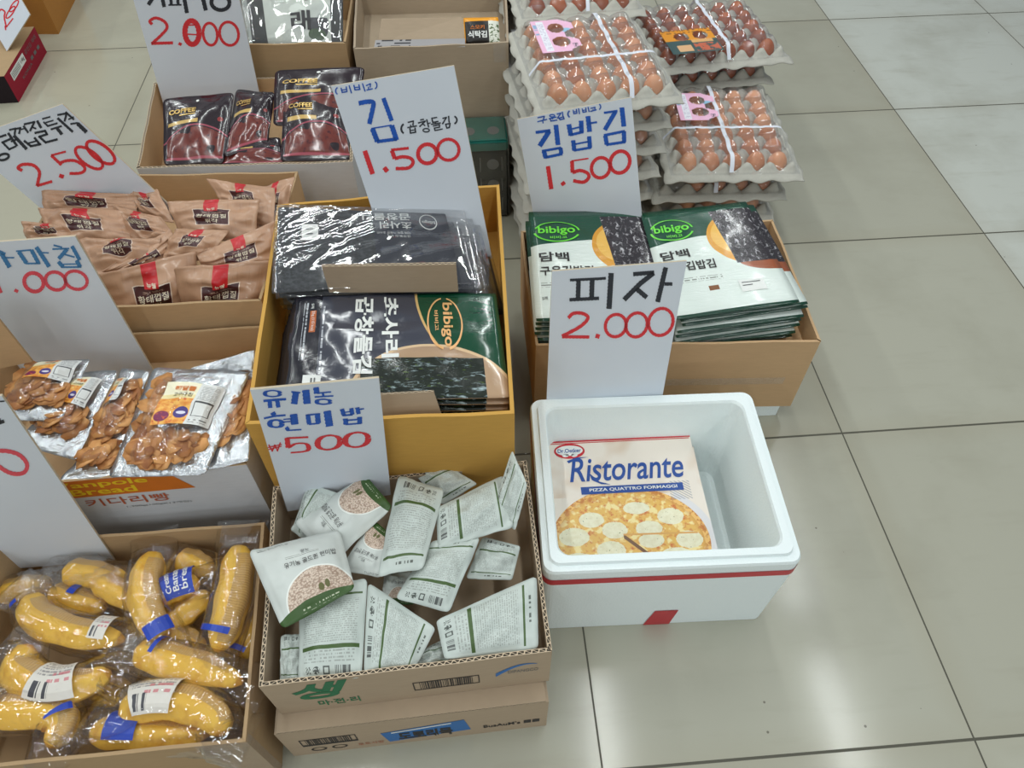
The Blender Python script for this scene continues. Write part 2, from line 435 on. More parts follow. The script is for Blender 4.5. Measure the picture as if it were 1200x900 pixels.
# ------------------------------------------------------------------ price signs
def sign_plane(base, zb, tilt, yaw):
    p0 = at(base[0], base[1], zb); t, y = math.radians(tilt), math.radians(yaw)
    return p0, Vector((math.sin(y) * math.cos(t), -math.cos(y) * math.cos(t), math.sin(t)))
def ribbon(mb, pts, w, pl, mi, nib=None, ragged=0.12, smooth=False, closed=False):
    pts = [Vector((p[0], p[1], 0)) for p in pts]
    if smooth and len(pts) > 2: pts = spline(pts, 8 * (len(pts) - 1))
    else:
        q = []
        for a, b in zip(pts, pts[1:]):
            k = max(2, int((b - a).length / 1.2)); q += [a.lerp(b, i / k) for i in range(k)]
        pts = q + [pts[-1]]
    segs = [[pts[0]]]
    for i in range(1, len(pts)):
        segs[-1].append(pts[i])
        if 0 < i < len(pts) - 1:
            a = (pts[i] - pts[i - 1]); b = (pts[i + 1] - pts[i])
            if a.length > 1e-6 and b.length > 1e-6 and a.angle(b) > 0.6: segs.append([pts[i]])
    p0, n = pl; ph = random.random() * 6
    for sg in segs:
        if len(sg) < 2: continue
        if not closed and len(sg) > 1:
            d0 = (sg[0] - sg[1]).normalized(); d1 = (sg[-1] - sg[-2]).normalized()
            if len(segs) > 1: sg = [sg[0] + d0 * w * 0.35] + sg + [sg[-1] + d1 * w * 0.35]
        vs = []; fs = []
        for i, p in enumerate(sg):
            d = (sg[min(i + 1, len(sg) - 1)] - sg[max(i - 1, 0)]).normalized(); s = Vector((-d.y, d.x, 0))
            hw = w * 0.5
            if nib is not None:
                a = math.radians(nib); hw *= 1.14 * max(0.28, abs(d.x * math.sin(a) - d.y * math.cos(a)))
            l = 1 + ragged * math.sin(i * 1.9 + ph); r = 1 + ragged * 0.7 * math.sin(i * 2.7 + ph * 2)
            for q in (p + s * hw * l, p - s * hw * r): vs.append(on_plane(q.x, q.y, p0 + n * 0.0006, n))
        for i in range(len(sg) - 1): fs.append((2 * i, 2 * i + 1, 2 * i + 3, 2 * i + 2))
        mb.add(vs, fs, None, mi)
def ell_pts(cx, cy, rx, ry, rot=0, a0=0, a1=360, n=30):
    c, s = math.cos(math.radians(rot)), math.sin(math.radians(rot)); o = []
    for i in range(n + 1):
        a = math.radians(a0 + (a1 - a0) * i / n); x, y = rx * math.cos(a), ry * math.sin(a)
        o.append((cx + x * c - y * s, cy + x * s + y * c))
    return o
def price_sign(label, base, zb, tilt, yaw, corners, ext, o, k, groups, group='handwritten price signs', raw=None):
    """corners TL TR BR BL where the board shows; ext = how far it reaches below; o, k = origin and scale of the strokes"""
    pl = sign_plane(base, zb, tilt, yaw); p0, n = pl
    c = [on_plane(x, y, p0, n) for x, y in corners]
    c[2] = c[2] + (c[2] - c[1]).normalized() * ext; c[3] = c[3] + (c[3] - c[0]).normalized() * ext
    ob = slab(*c, 0.0035, n)
    s = ob.build('price_sign', ['board', 'card_core'], None, (c[2] + c[3]) / 2)
    tag(s, label, 'sign', group)
    for name, ink, strokes in groups:
        mb = MB()
        for st in strokes:
            if st[0] == 'e':   # ellipse: 'e', w, nib, cx, cy, rx, ry, rot [, a0, a1]
                _, w, nib = st[:3]; pts = ell_pts(*st[3:]); cl = True; sm = False
            else:
                _, w, nib, pts = st; cl = False; sm = st[0] == 's'
            P = [(o[0] + x / k, o[1] + y / k) for x, y in pts]
            ribbon(mb, P, w / k, pl, 0, nib, smooth=sm, closed=cl)
        mb.build(name, ink, s)
    return s, pl, c
L = lambda w, *p, nib=None: ('l', w, nib, p)
SP = lambda w, *p, nib=None: ('s', w, nib, p)
EL = lambda w, cx, cy, rx, ry, rot=0, a0=0, a1=360, nib=None: ('e', w, nib, cx, cy, rx, ry, rot, a0, a1)
random.seed(4)
B = 0  # chisel nib held level
price_sign('white price sign with two blue lines above red 500, behind the rice pouches', (395, 585), .238, 1, 3,
    [(293, 457), (444, 443), (456, 560), (331, 580)], .05, (290, 440), 7.5, [
    ('lettering', 'ink_blue', [EL(36, 220, 160, 66, 27, nib=B), L(20, (140, 225), (240, 215), (340, 209), nib=60), L(34, (195, 228), (200, 286), nib=B), L(34, (262, 222), (272, 282), nib=B),
        L(50, (425, 152), (410, 252), nib=B), L(14, (385, 145), (465, 152)), L(56, (512, 128), (525, 250), nib=B),
        L(44, (602, 105), (610, 160), nib=B), L(12, (610, 158), (735, 145)), L(13, (590, 190), (755, 180)), L(20, (662, 150), (668, 186)), EL(38, 668, 232, 58, 22, nib=B),
        L(44, (220, 325), (235, 352), nib=B), L(16, (145, 378), (240, 358), (335, 350)), EL(46, 250, 424, 52, 32, nib=B), L(10, (315, 387), (395, 381)), L(10, (318, 410), (395, 403)), L(58, (405, 340), (416, 432), nib=B),
        L(36, (340, 455), (360, 482), nib=B), L(12, (355, 484), (475, 476)),
        L(36, (530, 345), (543, 430), nib=B), L(14, (515, 350), (640, 338)), L(42, (615, 345), (622, 420), nib=B), L(14, (540, 430), (635, 420)), L(58, (700, 312), (722, 448), nib=B),
        L(34, (830, 295), (848, 355), nib=B), L(34, (912, 288), (922, 345), nib=B), L(10, (850, 325), (915, 318)), L(16, (840, 353), (925, 345)), L(34, (965, 282), (977, 340), nib=B), L(12, (975, 300), (1025, 293)),
        L(38, (860, 380), (866, 432), nib=B), L(38, (985, 365), (988, 424), nib=B), L(13, (870, 396), (985, 386)), L(13, (860, 432), (1000, 421))]),
    ('price_figures', 'ink_red', [L(11, (188, 612), (218, 666), (240, 612), (264, 664), (288, 592)), L(9, (178, 634), (302, 606)), L(9, (184, 652), (300, 622)),
        L(14, (535, 543), (345, 552), nib=70), L(40, (348, 548), (358, 635), nib=B), SP(40, (358, 635), (430, 600), (510, 602), (538, 640), (500, 668), (380, 680), nib=B),
        EL(48, 715, 590, 100, 62, -8, nib=B), EL(48, 960, 566, 102, 64, -8, nib=B)])])
price_sign('white price sign with black Korean word and red 2.000 standing in the foam box', (705, 501), .16, 10, 0,
    [(647, 318), (805, 306), (770, 499), (639, 503)], .07, (640, 300), 7.5, [
    ('lettering', 'ink_black', [L(24, (210, 212), (470, 200), (525, 195)), L(40, (285, 215), (280, 375)), L(42, (405, 210), (400, 370)), L(30, (205, 385), (465, 372)), L(46, (572, 150), (553, 465)),
        L(36, (765, 160), (950, 145)), L(42, (945, 150), (830, 240), (685, 385)), L(42, (790, 285), (885, 365)), L(42, (1052, 100), (980, 405)), L(30, (1040, 246), (1110, 246))]),
    ('price_figures', 'ink_red', [SP(30, (195, 545), (240, 505), (320, 505), (368, 545), (300, 620), (140, 706)), L(28, (140, 710), (380, 712)), L(38, (435, 700), (470, 710)),
        EL(28, 612, 612, 90, 100, 25), EL(28, 795, 606, 92, 108, 22), EL(28, 1008, 580, 105, 122, 25)])])
price_sign('white price sign with one large blue syllable and red 1.500, behind clear seaweed packs', (500, 245), .46, 10, -8,
    [(388, 101), (532, 77), (571, 275), (438, 252)], .05, (385, 80), 7.5, [
    ('lettering', 'ink_blue', [EL(11, 92, 199, 30, 32, 0, 115, 245), L(11, (110, 175), (120, 212), (162, 205)), L(11, (155, 160), (162, 206)), L(10, (116, 192), (158, 186)), L(11, (180, 150), (202, 220)),
        L(11, (223, 150), (232, 190), (277, 185)), L(11, (266, 142), (276, 186)), L(10, (228, 170), (272, 165)), L(11, (297, 132), (322, 205)), L(11, (332, 152), (368, 136), (366, 165)), L(10, (350, 162), (352, 185)), L(11, (333, 192), (388, 180)),
        EL(11, 395, 150, 30, 34, 0, -65, 65),
        SP(40, (265, 308), (340, 294), (393, 302), (385, 370), (358, 490)), L(38, (482, 262), (555, 462)), L(12, (375, 530), (555, 500)), L(44, (385, 530), (430, 645)), L(30, (425, 645), (600, 622)), L(44, (555, 502), (598, 632))]),
    ('small_lettering', 'ink_black', [EL(16, 676, 531, 37, 44, 0, 115, 245), L(12, (700, 475), (745, 464), (742, 500)), L(10, (720, 496), (722, 516)), L(12, (692, 522), (777, 506)), L(12, (715, 530), (720, 570), (765, 562), (760, 525)), L(10, (718, 548), (762, 540)),
        L(12, (805, 455), (838, 448)), L(12, (790, 480), (850, 465), (802, 512)), L(11, (825, 486), (850, 506)), L(12, (862, 448), (880, 520)), L(10, (872, 486), (897, 480)), EL(11, 858, 545, 28, 15),
        L(11, (905, 440), (955, 431)), L(12, (908, 440), (916, 476), (962, 467)), L(10, (937, 470), (939, 490)), L(11, (900, 493), (987, 480)), L(11, (920, 507), (975, 496), (975, 517), (930, 526), (936, 547), (1000, 534)),
        L(12, (1005, 440), (1036, 432), (1002, 488)), L(12, (1055, 418), (1060, 478)), L(12, (1030, 492), (1068, 485), (1062, 520), (1040, 526), (1030, 492)), EL(14, 1090, 455, 38, 36, 0, -65, 65)]),
    ('price_figures', 'ink_red', [L(42, (318, 725), (388, 930)), L(40, (488, 872), (518, 908)), L(24, (705, 702), (550, 718)), L(36, (556, 722), (582, 795)), SP(30, (582, 795), (650, 778), (722, 792), (742, 832), (700, 876), (590, 882)),
        EL(34, 868, 752, 82, 84, 20), EL(28, 1053, 716, 94, 92, 20)])])
price_sign('white price sign with three big blue syllables and red 1.500, before the egg trays', (687, 245), .31, 10, -14,
    [(606, 140), (740, 114), (752, 250), (624, 246)], .04, (605, 115), 7.5, [
    ('lettering', 'ink_blue', [L(11, (190, 172), (247, 160), (238, 188)), L(11, (185, 208), (272, 186)), L(10, (232, 196), (236, 222)), EL(10, 316, 155, 22, 10), L(11, (285, 182), (354, 166)), L(10, (318, 174), (320, 188)), L(11, (300, 186), (305, 202), (357, 193)),
        L(11, (360, 140), (392, 132), (362, 176)), L(11, (404, 120), (412, 165)), L(11, (375, 176), (415, 165), (420, 182), (385, 190), (375, 176)), EL(13, 481, 140, 27, 30, 0, 115, 245),
        L(10, (500, 106), (506, 138), (534, 132), (528, 98)), L(9, (503, 122), (530, 117)), L(11, (547, 90), (556, 140)), L(10, (580, 95), (587, 125), (616, 118), (610, 86)), L(9, (582, 110), (612, 103)), L(11, (631, 78), (641, 122)),
        L(10, (655, 90), (692, 80), (690, 98)), L(9, (674, 96), (676, 112)), L(11, (650, 117), (707, 102)), EL(11, 718, 77, 24, 26, 0, -65, 65),
        L(26, (170, 302), (300, 284)), L(42, (290, 290), (205, 422)), L(42, (348, 235), (367, 412)), L(22, (225, 466), (395, 436)), L(40, (243, 468), (260, 528)), L(24, (255, 522), (405, 490)), L(36, (388, 436), (396, 490)),
        L(42, (462, 230), (480, 328)), L(40, (570, 198), (574, 300)), L(15, (470, 276), (575, 250)), L(24, (470, 325), (590, 296)), L(42, (630, 158), (645, 296)), L(17, (640, 222), (710, 211)),
        L(38, (500, 370), (510, 462)), L(38, (640, 335), (648, 436)), L(15, (510, 406), (645, 380)), L(22, (505, 460), (660, 434)),
        L(20, (770, 130), (890, 112)), L(38, (872, 118), (778, 280)), L(42, (928, 82), (946, 250)), L(24, (770, 328), (955, 290)), L(38, (782, 328), (796, 408)), L(24, (790, 410), (960, 384)), L(38, (946, 290), (948, 388))]),
    ('price_figures', 'ink_red', [L(38, (278, 598), (308, 800)), L(38, (402, 738), (422, 764)), L(13, (635, 530), (485, 553)), L(34, (490, 552), (494, 655)), SP(30, (494, 655), (560, 636), (626, 660), (636, 700), (590, 738), (500, 726)),
        EL(30, 742, 612, 80, 90, 20), EL(32, 912, 562, 84, 98, 22)])])
price_sign('white price sign with cut-off black word and red 2.000, behind the coffee pouches', (250, 111), .33, 2, 2,
    [(139, -60), (268, -60), (303, 105), (190, 117)], .06, (150, 0), 7.5, [
    ('lettering', 'ink_black', [L(34, (225, -70), (212, -10), (178, 42)), L(30, (150, -60), (230, -70)), L(32, (285, -90), (318, 62)), L(14, (240, -30), (300, -30)), L(14, (355, 44), (470, 42)), L(26, (375, -40), (380, 40)), L(26, (435, -40), (440, 40)), L(16, (350, -45), (460, -50)),
        L(34, (480, -90), (518, 115)), L(36, (640, -90), (684, 92)), EL(34, 812, 22, 80, 66, 8)]),
    ('price_figures', 'ink_red', [SP(26, (212, 215), (192, 185), (245, 158), (320, 190), (342, 245), (290, 310), (208, 385)), L(26, (205, 382), (395, 376)), L(26, (445, 380), (470, 394)),
        EL(46, 562, 286, 62, 104, -4), L(12, (520, 222), (600, 218)), L(12, (525, 300), (600, 305)), EL(24, 722, 300, 62, 98, -8), EL(24, 888, 296, 82, 104, -14)])])
s_hw = price_sign('white price sign leaning left with black Korean writing and red 2.500 over kraft pouches', (120, 243), .36, 3, -4,
    [(-45, 165), (73, 122), (198, 240), (50, 246)], .04, (0, 120), 7.5, [
    ('lettering', 'ink_black', [L(20, (-20, 310), (55, 285)), L(18, (20, 350), (80, 412), (135, 388)), L(20, (15, 355), (95, 320)), L(22, (70, 268), (150, 385)), L(28, (120, 290), (235, 412)), L(16, (95, 345), (150, 325)), EL(22, 30, 480, 48, 26, -15),
        L(17, (85, 242), (135, 230), (128, 280)), L(17, (140, 232), (178, 225), (168, 272)), L(18, (205, 205), (248, 268)), L(13, (185, 238), (222, 228)), L(20, (215, 340), (270, 385), (355, 368)), L(20, (300, 308), (352, 372)), L(14, (245, 360), (325, 338)),
        L(18, (215, 192), (302, 172), (265, 248)), L(15, (278, 215), (318, 232)), L(22, (325, 160), (362, 226)), L(20, (310, 268), (395, 250), (412, 280), (345, 302), (400, 352), (500, 326)),
        L(14, (370, 146), (442, 126)), L(16, (385, 175), (420, 208), (500, 184)), L(13, (400, 178), (470, 158)), L(17, (445, 238), (542, 208)), L(28, (500, 228), (545, 282)), L(22, (505, 138), (640, 260)),
        L(18, (510, 110), (585, 96), (568, 162)), L(18, (575, 84), (650, 152)), L(14, (600, 150), (648, 128)), L(16, (618, 190), (685, 180)), L(34, (680, 185), (760, 262))]),
    ('price_figures', 'ink_red', [SP(28, (195, 600), (158, 575), (200, 546), (290, 552), (345, 610), (335, 690), (325, 735)), L(24, (325, 733), (458, 694)), L(34, (520, 642), (560, 655)), L(18, (578, 432), (448, 466)), L(26, (450, 466), (540, 550)),
        SP(26, (530, 530), (590, 512), (665, 515), (735, 560), (742, 598), (700, 622), (610, 625)), EL(26, 782, 488, 142, 62, 36), EL(28, 884, 440, 146, 66, 36)])])
price_sign('white price sign with steel blue Korean writing and red .000 behind the chip bags', (120, 430), .26, 2, -4,
    [(-90, 290), (88, 277), (180, 435), (30, 440)], .06, (0, 270), 7.5, [
    ('lettering', 'ink_steel', [L(30, (-60, 190), (0, 190), (45, 212)), L(38, (12, 205), (85, 325)), L(13, (40, 240), (125, 240)), L(14, (140, 184), (275, 172)), L(36, (165, 188), (232, 288)), L(15, (225, 292), (355, 290)), L(34, (275, 172), (338, 288)), L(36, (318, 146), (432, 320)), L(12, (368, 196), (428, 198)),
        L(15, (470, 130), (545, 150)), L(15, (460, 165), (608, 160)), L(34, (590, 165), (515, 250)), L(14, (570, 212), (655, 236)), L(32, (632, 138), (700, 262)), L(34, (512, 275), (555, 322)), L(15, (545, 324), (715, 322)), L(11, (555, 298), (690, 295)), L(34, (672, 262), (705, 322))]),
    ('price_figures', 'ink_pink', [L(30, (-30, 460), (10, 550)), L(28, (128, 522), (158, 540)), EL(34, 297, 456, 88, 78, 35), EL(30, 488, 445, 92, 76, 25), EL(28, 668, 438, 100, 78, 20)])])
price_sign('blank-edged white price sign at the left frame edge standing in the banana bread carton', (75, 648), .17, 1, 2,
    [(-160, 480), (2, 464), (123, 640), (-60, 655)], .05, (0, 450), 7.5, [
    ('lettering', 'ink_black', [L(54, (-60, 340), (8, 328)), L(50, (8, 320), (18, 350)), L(12, (-30, 155), (40, 152)), L(40, (-140, 250), (-120, 380))]),
    ('price_figures', 'ink_pink', [SP(36, (-60, 590), (60, 590), (170, 625), (235, 700), (220, 770), (150, 792), (60, 770), (-60, 690))])])
price_sign('small torn white price sign with red 1,200 on the red carton', (20, 58), .10, 40, -30,
    [(-45, -30), (8, -30), (35, 17), (8, 60)], .0, (0, 0), 6.0, [
    ('price_figures', 'ink_red', [L(9, (-45, 170), (-20, 230)), L(10, (36, 180), (40, 212)), SP(11, (-8, 80), (10, 66), (34, 84), (30, 120), (44, 192)), L(9, (44, 190), (92, 128)), EL(9, 74, 86, 16, 50, 35), EL(9, 98, 42, 17, 48, 35)])])

# ------------------------------------------------------------------ cartons
def X(p, z): q = at(p[0], p[1], z); return (q.x, q.y)
def deco(parent, name, mats, fn):
    mb = MB(); fn(mb); return mb.build(name, mats, parent)
RZ = .262
rice_box, RF, rc = carton('cardboard_box', 'low tan open box of rice pouches with green Korean logo, on the flat carton',
    [X((320, 570), RZ), X((617, 540), RZ), X((647, 763), RZ), X((303, 805), RZ)], RZ, .1345, .006, 'card_tan', 'card_tan', 'rim_tan', zf=.165, bow=.0, dip=.003)
deco(rice_box, 'printed_logo', ['green_ink'], lambda m: (dtext(m, '생', RF, (.085, .08, .29, .60), bold=.035, shear=.3), dtext(m, '마·전·리', RF, (.15, .68, .30, .86), bold=.02)))
def barcode(m, P, r, k, mi=0, frame=True, seed=1):
    u0, v0, u1, v1 = r; rr = random.Random(seed); w = (u1 - u0)
    if frame:
        for e in ((u0, v0, u1, v0 + .02), (u0, v1 - .02, u1, v1), (u0, v0, u0 + .004, v1), (u1 - .004, v0, u1, v1)): drect(m, P, e, mi, .0006, 1, 1)
    x = u0 + w * .1
    while x < u1 - w * .1:
        t = w / k * rr.choice((.5, 1, 1.4)); drect(m, P, (x, v0, x + t, v1), mi, .0006, 1, 1); x += t + w / k * rr.choice((.5, .8, 1.3))
deco(rice_box, 'printed_barcode', ['black_ink'], lambda m: barcode(m, RF, (.50, .47, .74, .74), 55))
def swoosh(m):
    pts = [(.80 + .15 * t, .50 - .22 * math.sin(t * 2.2)) for t in [i / 12 for i in range(13)]]
    for i in range(12):
        w0 = .10 * (1 - i / 12) + .012; w1 = .10 * (1 - (i + 1) / 12) + .012
        dpoly(m, RF, [pts[i], pts[i + 1], (pts[i + 1][0], pts[i + 1][1] + w1), (pts[i][0], pts[i][1] + w0)], 0)
    dtext(m, 'DIPANGCO', RF, (.845, .46, .955, .55), mi=1)
deco(rice_box, 'printed_swoosh', ['blue_ink', 'grey_ink'], swoosh)

LB = [at(345, 886, 0), at(640, 850, 0)]
d = (LB[1] - LB[0]).normalized(); perp = Vector((-d.y, d.x, 0))
fl_, fr_ = LB[0], LB[1]; br_, bl_ = fr_ + perp * .315, fl_ + perp * .315
low = thing('cardboard_carton', 'flat closed tan carton lying on the floor under the rice pouch box', 'box', ((fl_ + br_) / 2)[:])
mb = MB(); H = .1285; up = Vector((0, 0, H))
for a, b in ((fl_, fr_), (fr_, br_), (br_, bl_), (bl_, fl_)): mb.quad(a, b, b + up, a + up)
mb.quad(bl_ + up, br_ + up, fr_ + up, fl_ + up); mb.quad(fl_, bl_, br_, fr_)
mb.build('carton_body', 'card_tan', low)
for nm, a, b, c_, d_ in (('lid_flap', fl_, fr_, fr_ + perp * .15, fl_ + perp * .15), ('lid_flap', bl_ - perp * .15, br_ - perp * .15, br_, bl_)):
    e = Vector((0, 0, H + .001)); sh = d * .004
    mb = slab(d_ + e + sh + Vector((0, 0, .004)), c_ + e - sh + Vector((0, 0, .004)), b + e - sh + Vector((0, 0, .004)), a + e + sh + Vector((0, 0, .004)), .004)
    mb.build(nm, ['card_tan', 'rim_tan'], low)
LF = face(fl_ + up, fr_ + up, fr_, fl_)
deco(low, 'printed_barcode', ['black_ink'], lambda m: (barcode(m, LF, (.06, .36, .27, .60), 60, seed=3), drect(m, LF, (.06, .60, .27, .64)), dring(m, LF, .11, .80, .03, .07, .3), dring(m, LF, .19, .79, .03, .07, .3)))
deco(low, 'printed_label', ['blue_ink', 'white_ink', 'black_ink', 'rust_ink'], lambda m: (dpoly(m, LF, [(.36, .46), (.68, .30), (.70, .74), (.38, .86)]), dpoly(m, LF, [(.40, .47), (.63, .36), (.63, .40), (.40, .51)], 1, .0007),
    dtext(m, '도토리묵', LF, (.42, .52, .63, .84), bold=.05, mi=2, off=.0009), dtext(m, '토토사랑', LF, (.26, .76, .36, .86), mi=3)))
deco(low, 'printed_name', ['black_ink'], lambda m: dtext(m, 'BusAuM’s ■■', LF, (.75, .64, .97, .76), bold=.02))

# foam box
fw, fd = .398, .332
fyaw = math.radians(-1.8); FC = Vector((-.4735, -2.0135, 0)); FM = Matrix.Rotation(fyaw, 4, 'Z')
foam = thing('foam_box', 'white foam cooler box with red tape band on the floor, holding frozen pizzas', 'box', FC[:])
def rr_loop(w, dd, r, z, n=6):
    o = []
    for cx, cy, a0 in ((w / 2 - r, dd / 2 - r, 0), (-w / 2 + r, dd / 2 - r, 90), (-w / 2 + r, -dd / 2 + r, 180), (w / 2 - r, -dd / 2 + r, 270)):
        for i in range(n + 1):
            a = math.radians(a0 + 90 * i / n); o.append(FC + FM @ Vector((cx + r * math.cos(a), cy + r * math.sin(a), z)))
    return o
def loft(mb, loops, mi=0, smooth=True, cap0=False, cap1=False):
    n = len(loops[0]); vs = [p for l in loops for p in l]; fs = []
    for j in range(len(loops) - 1):
        for i in range(n): k = (i + 1) % n; fs.append((j * n + i, j * n + k, (j + 1) * n + k, (j + 1) * n + i))
    mb.add(vs, fs, None, mi, smooth)
    if cap0: mb.add(loops[0], [tuple(range(n - 1, -1, -1))], None, mi)
    if cap1: mb.add(loops[-1], [tuple(range(n))], None, mi)
mb = MB()
prof = [(-.012, -.012, .012, 0), (-.010, -.010, .014, .004), (0, 0, .018, .19), (0, 0, .018, .232), (-.004, -.004, .018, .2375), (-.022, -.022, .016, .2375), (-.025, -.025, .016, .2445), (-.048, -.048, .02, .2445), (-.053, -.053, .02, .240), (-.078, -.078, .022, .036), (-.09, -.09, .02, .031)]
loft(mb, [rr_loop(fw + a, fd + b, r, z) for a, b, r, z in prof], 0, False, True, True)
mb.build('foam_body', 'foam', foam)
mb = MB(); loft(mb, [rr_loop(fw + .0016, fd + .0016, .018, z) for z in (.196, .213)]); mb.build('tape_band', 'tape_red', foam)
fcn = lambda x, z: FC + FM @ Vector((x, -fd / 2 - .0008 + .0046 * (1 - z / .19), z))
mb = MB(); mb.quad(fcn(-.016, .0015), fcn(.030, .0015), fcn(.036, .066), fcn(-.004, .066)); mb.build('tape_patch', 'tape_red', foam)

# mustard box, with compartments of seaweed
YZ = .41
yel, YF, yc = carton('cardboard_box', 'tall mustard yellow open box of dark seaweed packs between the rice box and coffee carton',
    [X((325, 240), YZ), X((585, 216), YZ), X((603, 485), YZ), X((287, 497), YZ)], YZ, 0, .006, 'card_yellow', 'card_yellow', 'card_yellow', zf=.30, bow=.0, seed=2)
# right seaweed carton on a foam slab
SZ = .242
sea_xy = [(-.645, -1.385), (-.092, -1.392), X((962, 400), SZ), X((628, 405), SZ)]
mb = MB(); q = [Vector((-.60, -1.40, 0)), Vector((-.13, -1.40, 0)), Vector((-.125, -1.742, 0)), Vector((-.60, -1.735, 0))]; e = Vector((0, 0, .04))
c_ = sum(q, Vector()) / 4; lp = [[p for p in q], [p + e for p in q], [p + e * 1.0 + (c_ - p) * .04 for p in q]]
for j in range(1):
    for i in range(4): mb.quad(q[i], q[(i + 1) % 4], q[(i + 1) % 4] + e, q[i] + e)
mb.quad(*[p + e for p in q]); mb.quad(*q)
tag(mb.build('foam_slab', 'foam', None, c_), 'white foam slab on the floor under the green and white seaweed carton', 'slab')
sea, SF, sc = carton('cardboard_box', 'wide brown open carton of green and white seaweed packs behind the foam box', sea_xy, SZ, .0405, .005, 'card_brown', 'card_brown', 'card_brown', zf=.19, bow=.002, seed=3)
def tape(m):
    drect(m, SF, (.2, .52, .93, .62), 0, .0012, 12, 1)
MAT['tape_clear'] = film('clear_tape', lo=.10, hi=.35, rough=.25, wr=90, st=.6, haze=.06)
deco(sea, 'packing_tape', ['tape_clear'], tape)

# top cartons
DZ = .42
lowD = [(-1.0, -.56), (-.63, -.57), (-.632, -.905), (-1.0, -.90)]
def closed_box(name, label, xy, z0, z1, m, cat='box', group=None):
    c = [Vector((x, y, 0)) for x, y in xy]; ctr = sum(c, Vector()) / 4; mb = MB()
    for i in range(4):
        a, b = c[i], c[(i + 1) % 4]; mb.quad(Vector((a.x, a.y, z0)), Vector((b.x, b.y, z0)), Vector((b.x, b.y, z1)), Vector((a.x, a.y, z1)))
    mb.quad(*[Vector((p.x, p.y, z1)) for p in c]); mb.quad(*[Vector((p.x, p.y, z0)) for p in reversed(c)])
    root = thing(name, label, cat, (ctr.x, ctr.y, z0), group); mb.build('carton_body', m, root); return root, c
lowDr, lc = closed_box('cardboard_carton', 'closed greyish carton on the floor under the open carton beside the egg trays', lowD, 0, .228, 'card_grey')
LDF = face(*[Vector((p.x, p.y, z)) for p, z in ((lc[3], .228), (lc[2], .228), (lc[2], 0), (lc[3], 0))])
deco(lowDr, 'printed_name', ['black_ink'], lambda m: (dtext(m, '맑은김', LDF, (.52, .05, .80, .16)), drect(m, LDF, (.862, 0, .866, .8), 0, .0006, 1, 1)))
boxD, DF, dc = carton('cardboard_box', 'large greyish open carton holding a folded panel and one orange snack pack',
    [(-1.012, -.54), (-.62, -.55), X((596, 50), DZ), X((414, 57), DZ)], DZ, .229, .005, 'card_grey', 'card_grey', 'card_grey', zf=.33, bow=.002, seed=4)
deco(boxD, 'packing_tape', ['tape_clear'], lambda m: drect(m, DF, (.90, .0, .98, .24), 0, .003, 1, 3))
boxE, EF, ec = carton('cardboard_box', 'kraft open carton with a clear-wrapped seaweed bag, behind the coffee pouches',
    [(-1.42, -.50), (-1.02, -.50), X((405, 50), DZ), (-1.42, -.862)], DZ, 0, .005, 'card_mid', 'card_mid', 'card_mid', zf=.30, bow=.002, seed=5)
CZ = .35
cof, CF, cc = carton('cardboard_box', 'open carton of dark coffee pouches with white outside and brown inside',
    [(-1.492, -.895), (-1.012, -.895), X((413, 190), CZ), X((160, 197), CZ)], CZ, 0, .006, 'card_white', 'card_brown', 'rim_tan', zf=.26, bow=.0, seed=6)
hw, HF, hc = carton('cardboard_box', 'brown open carton full of kraft pouches with red ribbon print',
    [(-1.60, -1.262), X((349, 201), CZ), X((306, 352), CZ), (-1.60, -1.664)], CZ, 0, .005, 'card_brown', 'card_brown', 'card_mid', zf=.26, bow=.0, seed=7)
PZ = .30
pot, PF, pc = carton('cardboard_box', 'white printed open carton with orange panel full of sweet potato chip bags',
    [(-1.60, -1.678), (-1.137, -1.682), X((289, 545), PZ), (-1.60, -1.998)], PZ, 0, .005, 'card_white', 'card_brown', 'card_mid', zf=.22, bow=.0, dip=.002, seed=8)
def potprint(m):
    a = .29
    dpoly(m, PF, [(a, .005), (.74, .005), (.80, .165), (a, .165)], 0, .0006)
    dtext(m, 'Vanpole', PF, (.36, .018, .665, .085), bold=.02, mi=1, off=.001); dtext(m, 'Bread', PF, (.40, .085, .615, .145), bold=.02, mi=1, off=.001)
    dtext(m, '키다리빵', PF, (.42, .19, .70, .265), bold=.01, mi=2, off=.001); dtext(m, '1,300g(100gX13개입)', PF, (.54, .285, .76, .305), mi=3, off=.001)
deco(pot, 'printed_panel', ['orange_ink', 'yellow_ink', 'rust_ink', 'grey_ink'], potprint)
# upright flap on the potato carton's left
f0 = at(37, 423, PZ); 
fp, fn_ = Vector((0, -1.80, 0)), Vector((0, -1, 0))
mb = slab(*[on_plane(x, y, fp, fn_) for x, y in ((-70, 352), (-2, 374), (38, 424), (-40, 440))], .004)
mb.build('flap', ['card_brown', 'card_mid'], pot)
BZ = .20
ban, BF, bc = carton('cardboard_box', 'brown open carton of banana breads at the front left corner',
    [(-1.54, -2.035), X((310, 612), BZ), X((288, 869), BZ), (-1.54, -2.375)], BZ, 0, .005, 'card_mid', 'card_mid', 'card_mid', zf=.10, bow=.0, seed=9)
mb = MB(); p = bc[2]
for a in (0,):
    mb.quad(Vector((p.x + .001, p.y - .001, .0)), Vector((p.x + .001, p.y + .012, .0)), Vector((p.x + .001, p.y + .012, BZ)), Vector((p.x + .001, p.y - .001, BZ)))
    mb.quad(Vector((p.x - .1, p.y - .0015, .0)), Vector((p.x + .001, p.y - .001, .0)), Vector((p.x + .001, p.y - .001, BZ)), Vector((p.x - .1, p.y - .0015, BZ)))
mb.build('edge_tape', 'tape_clear', ban)
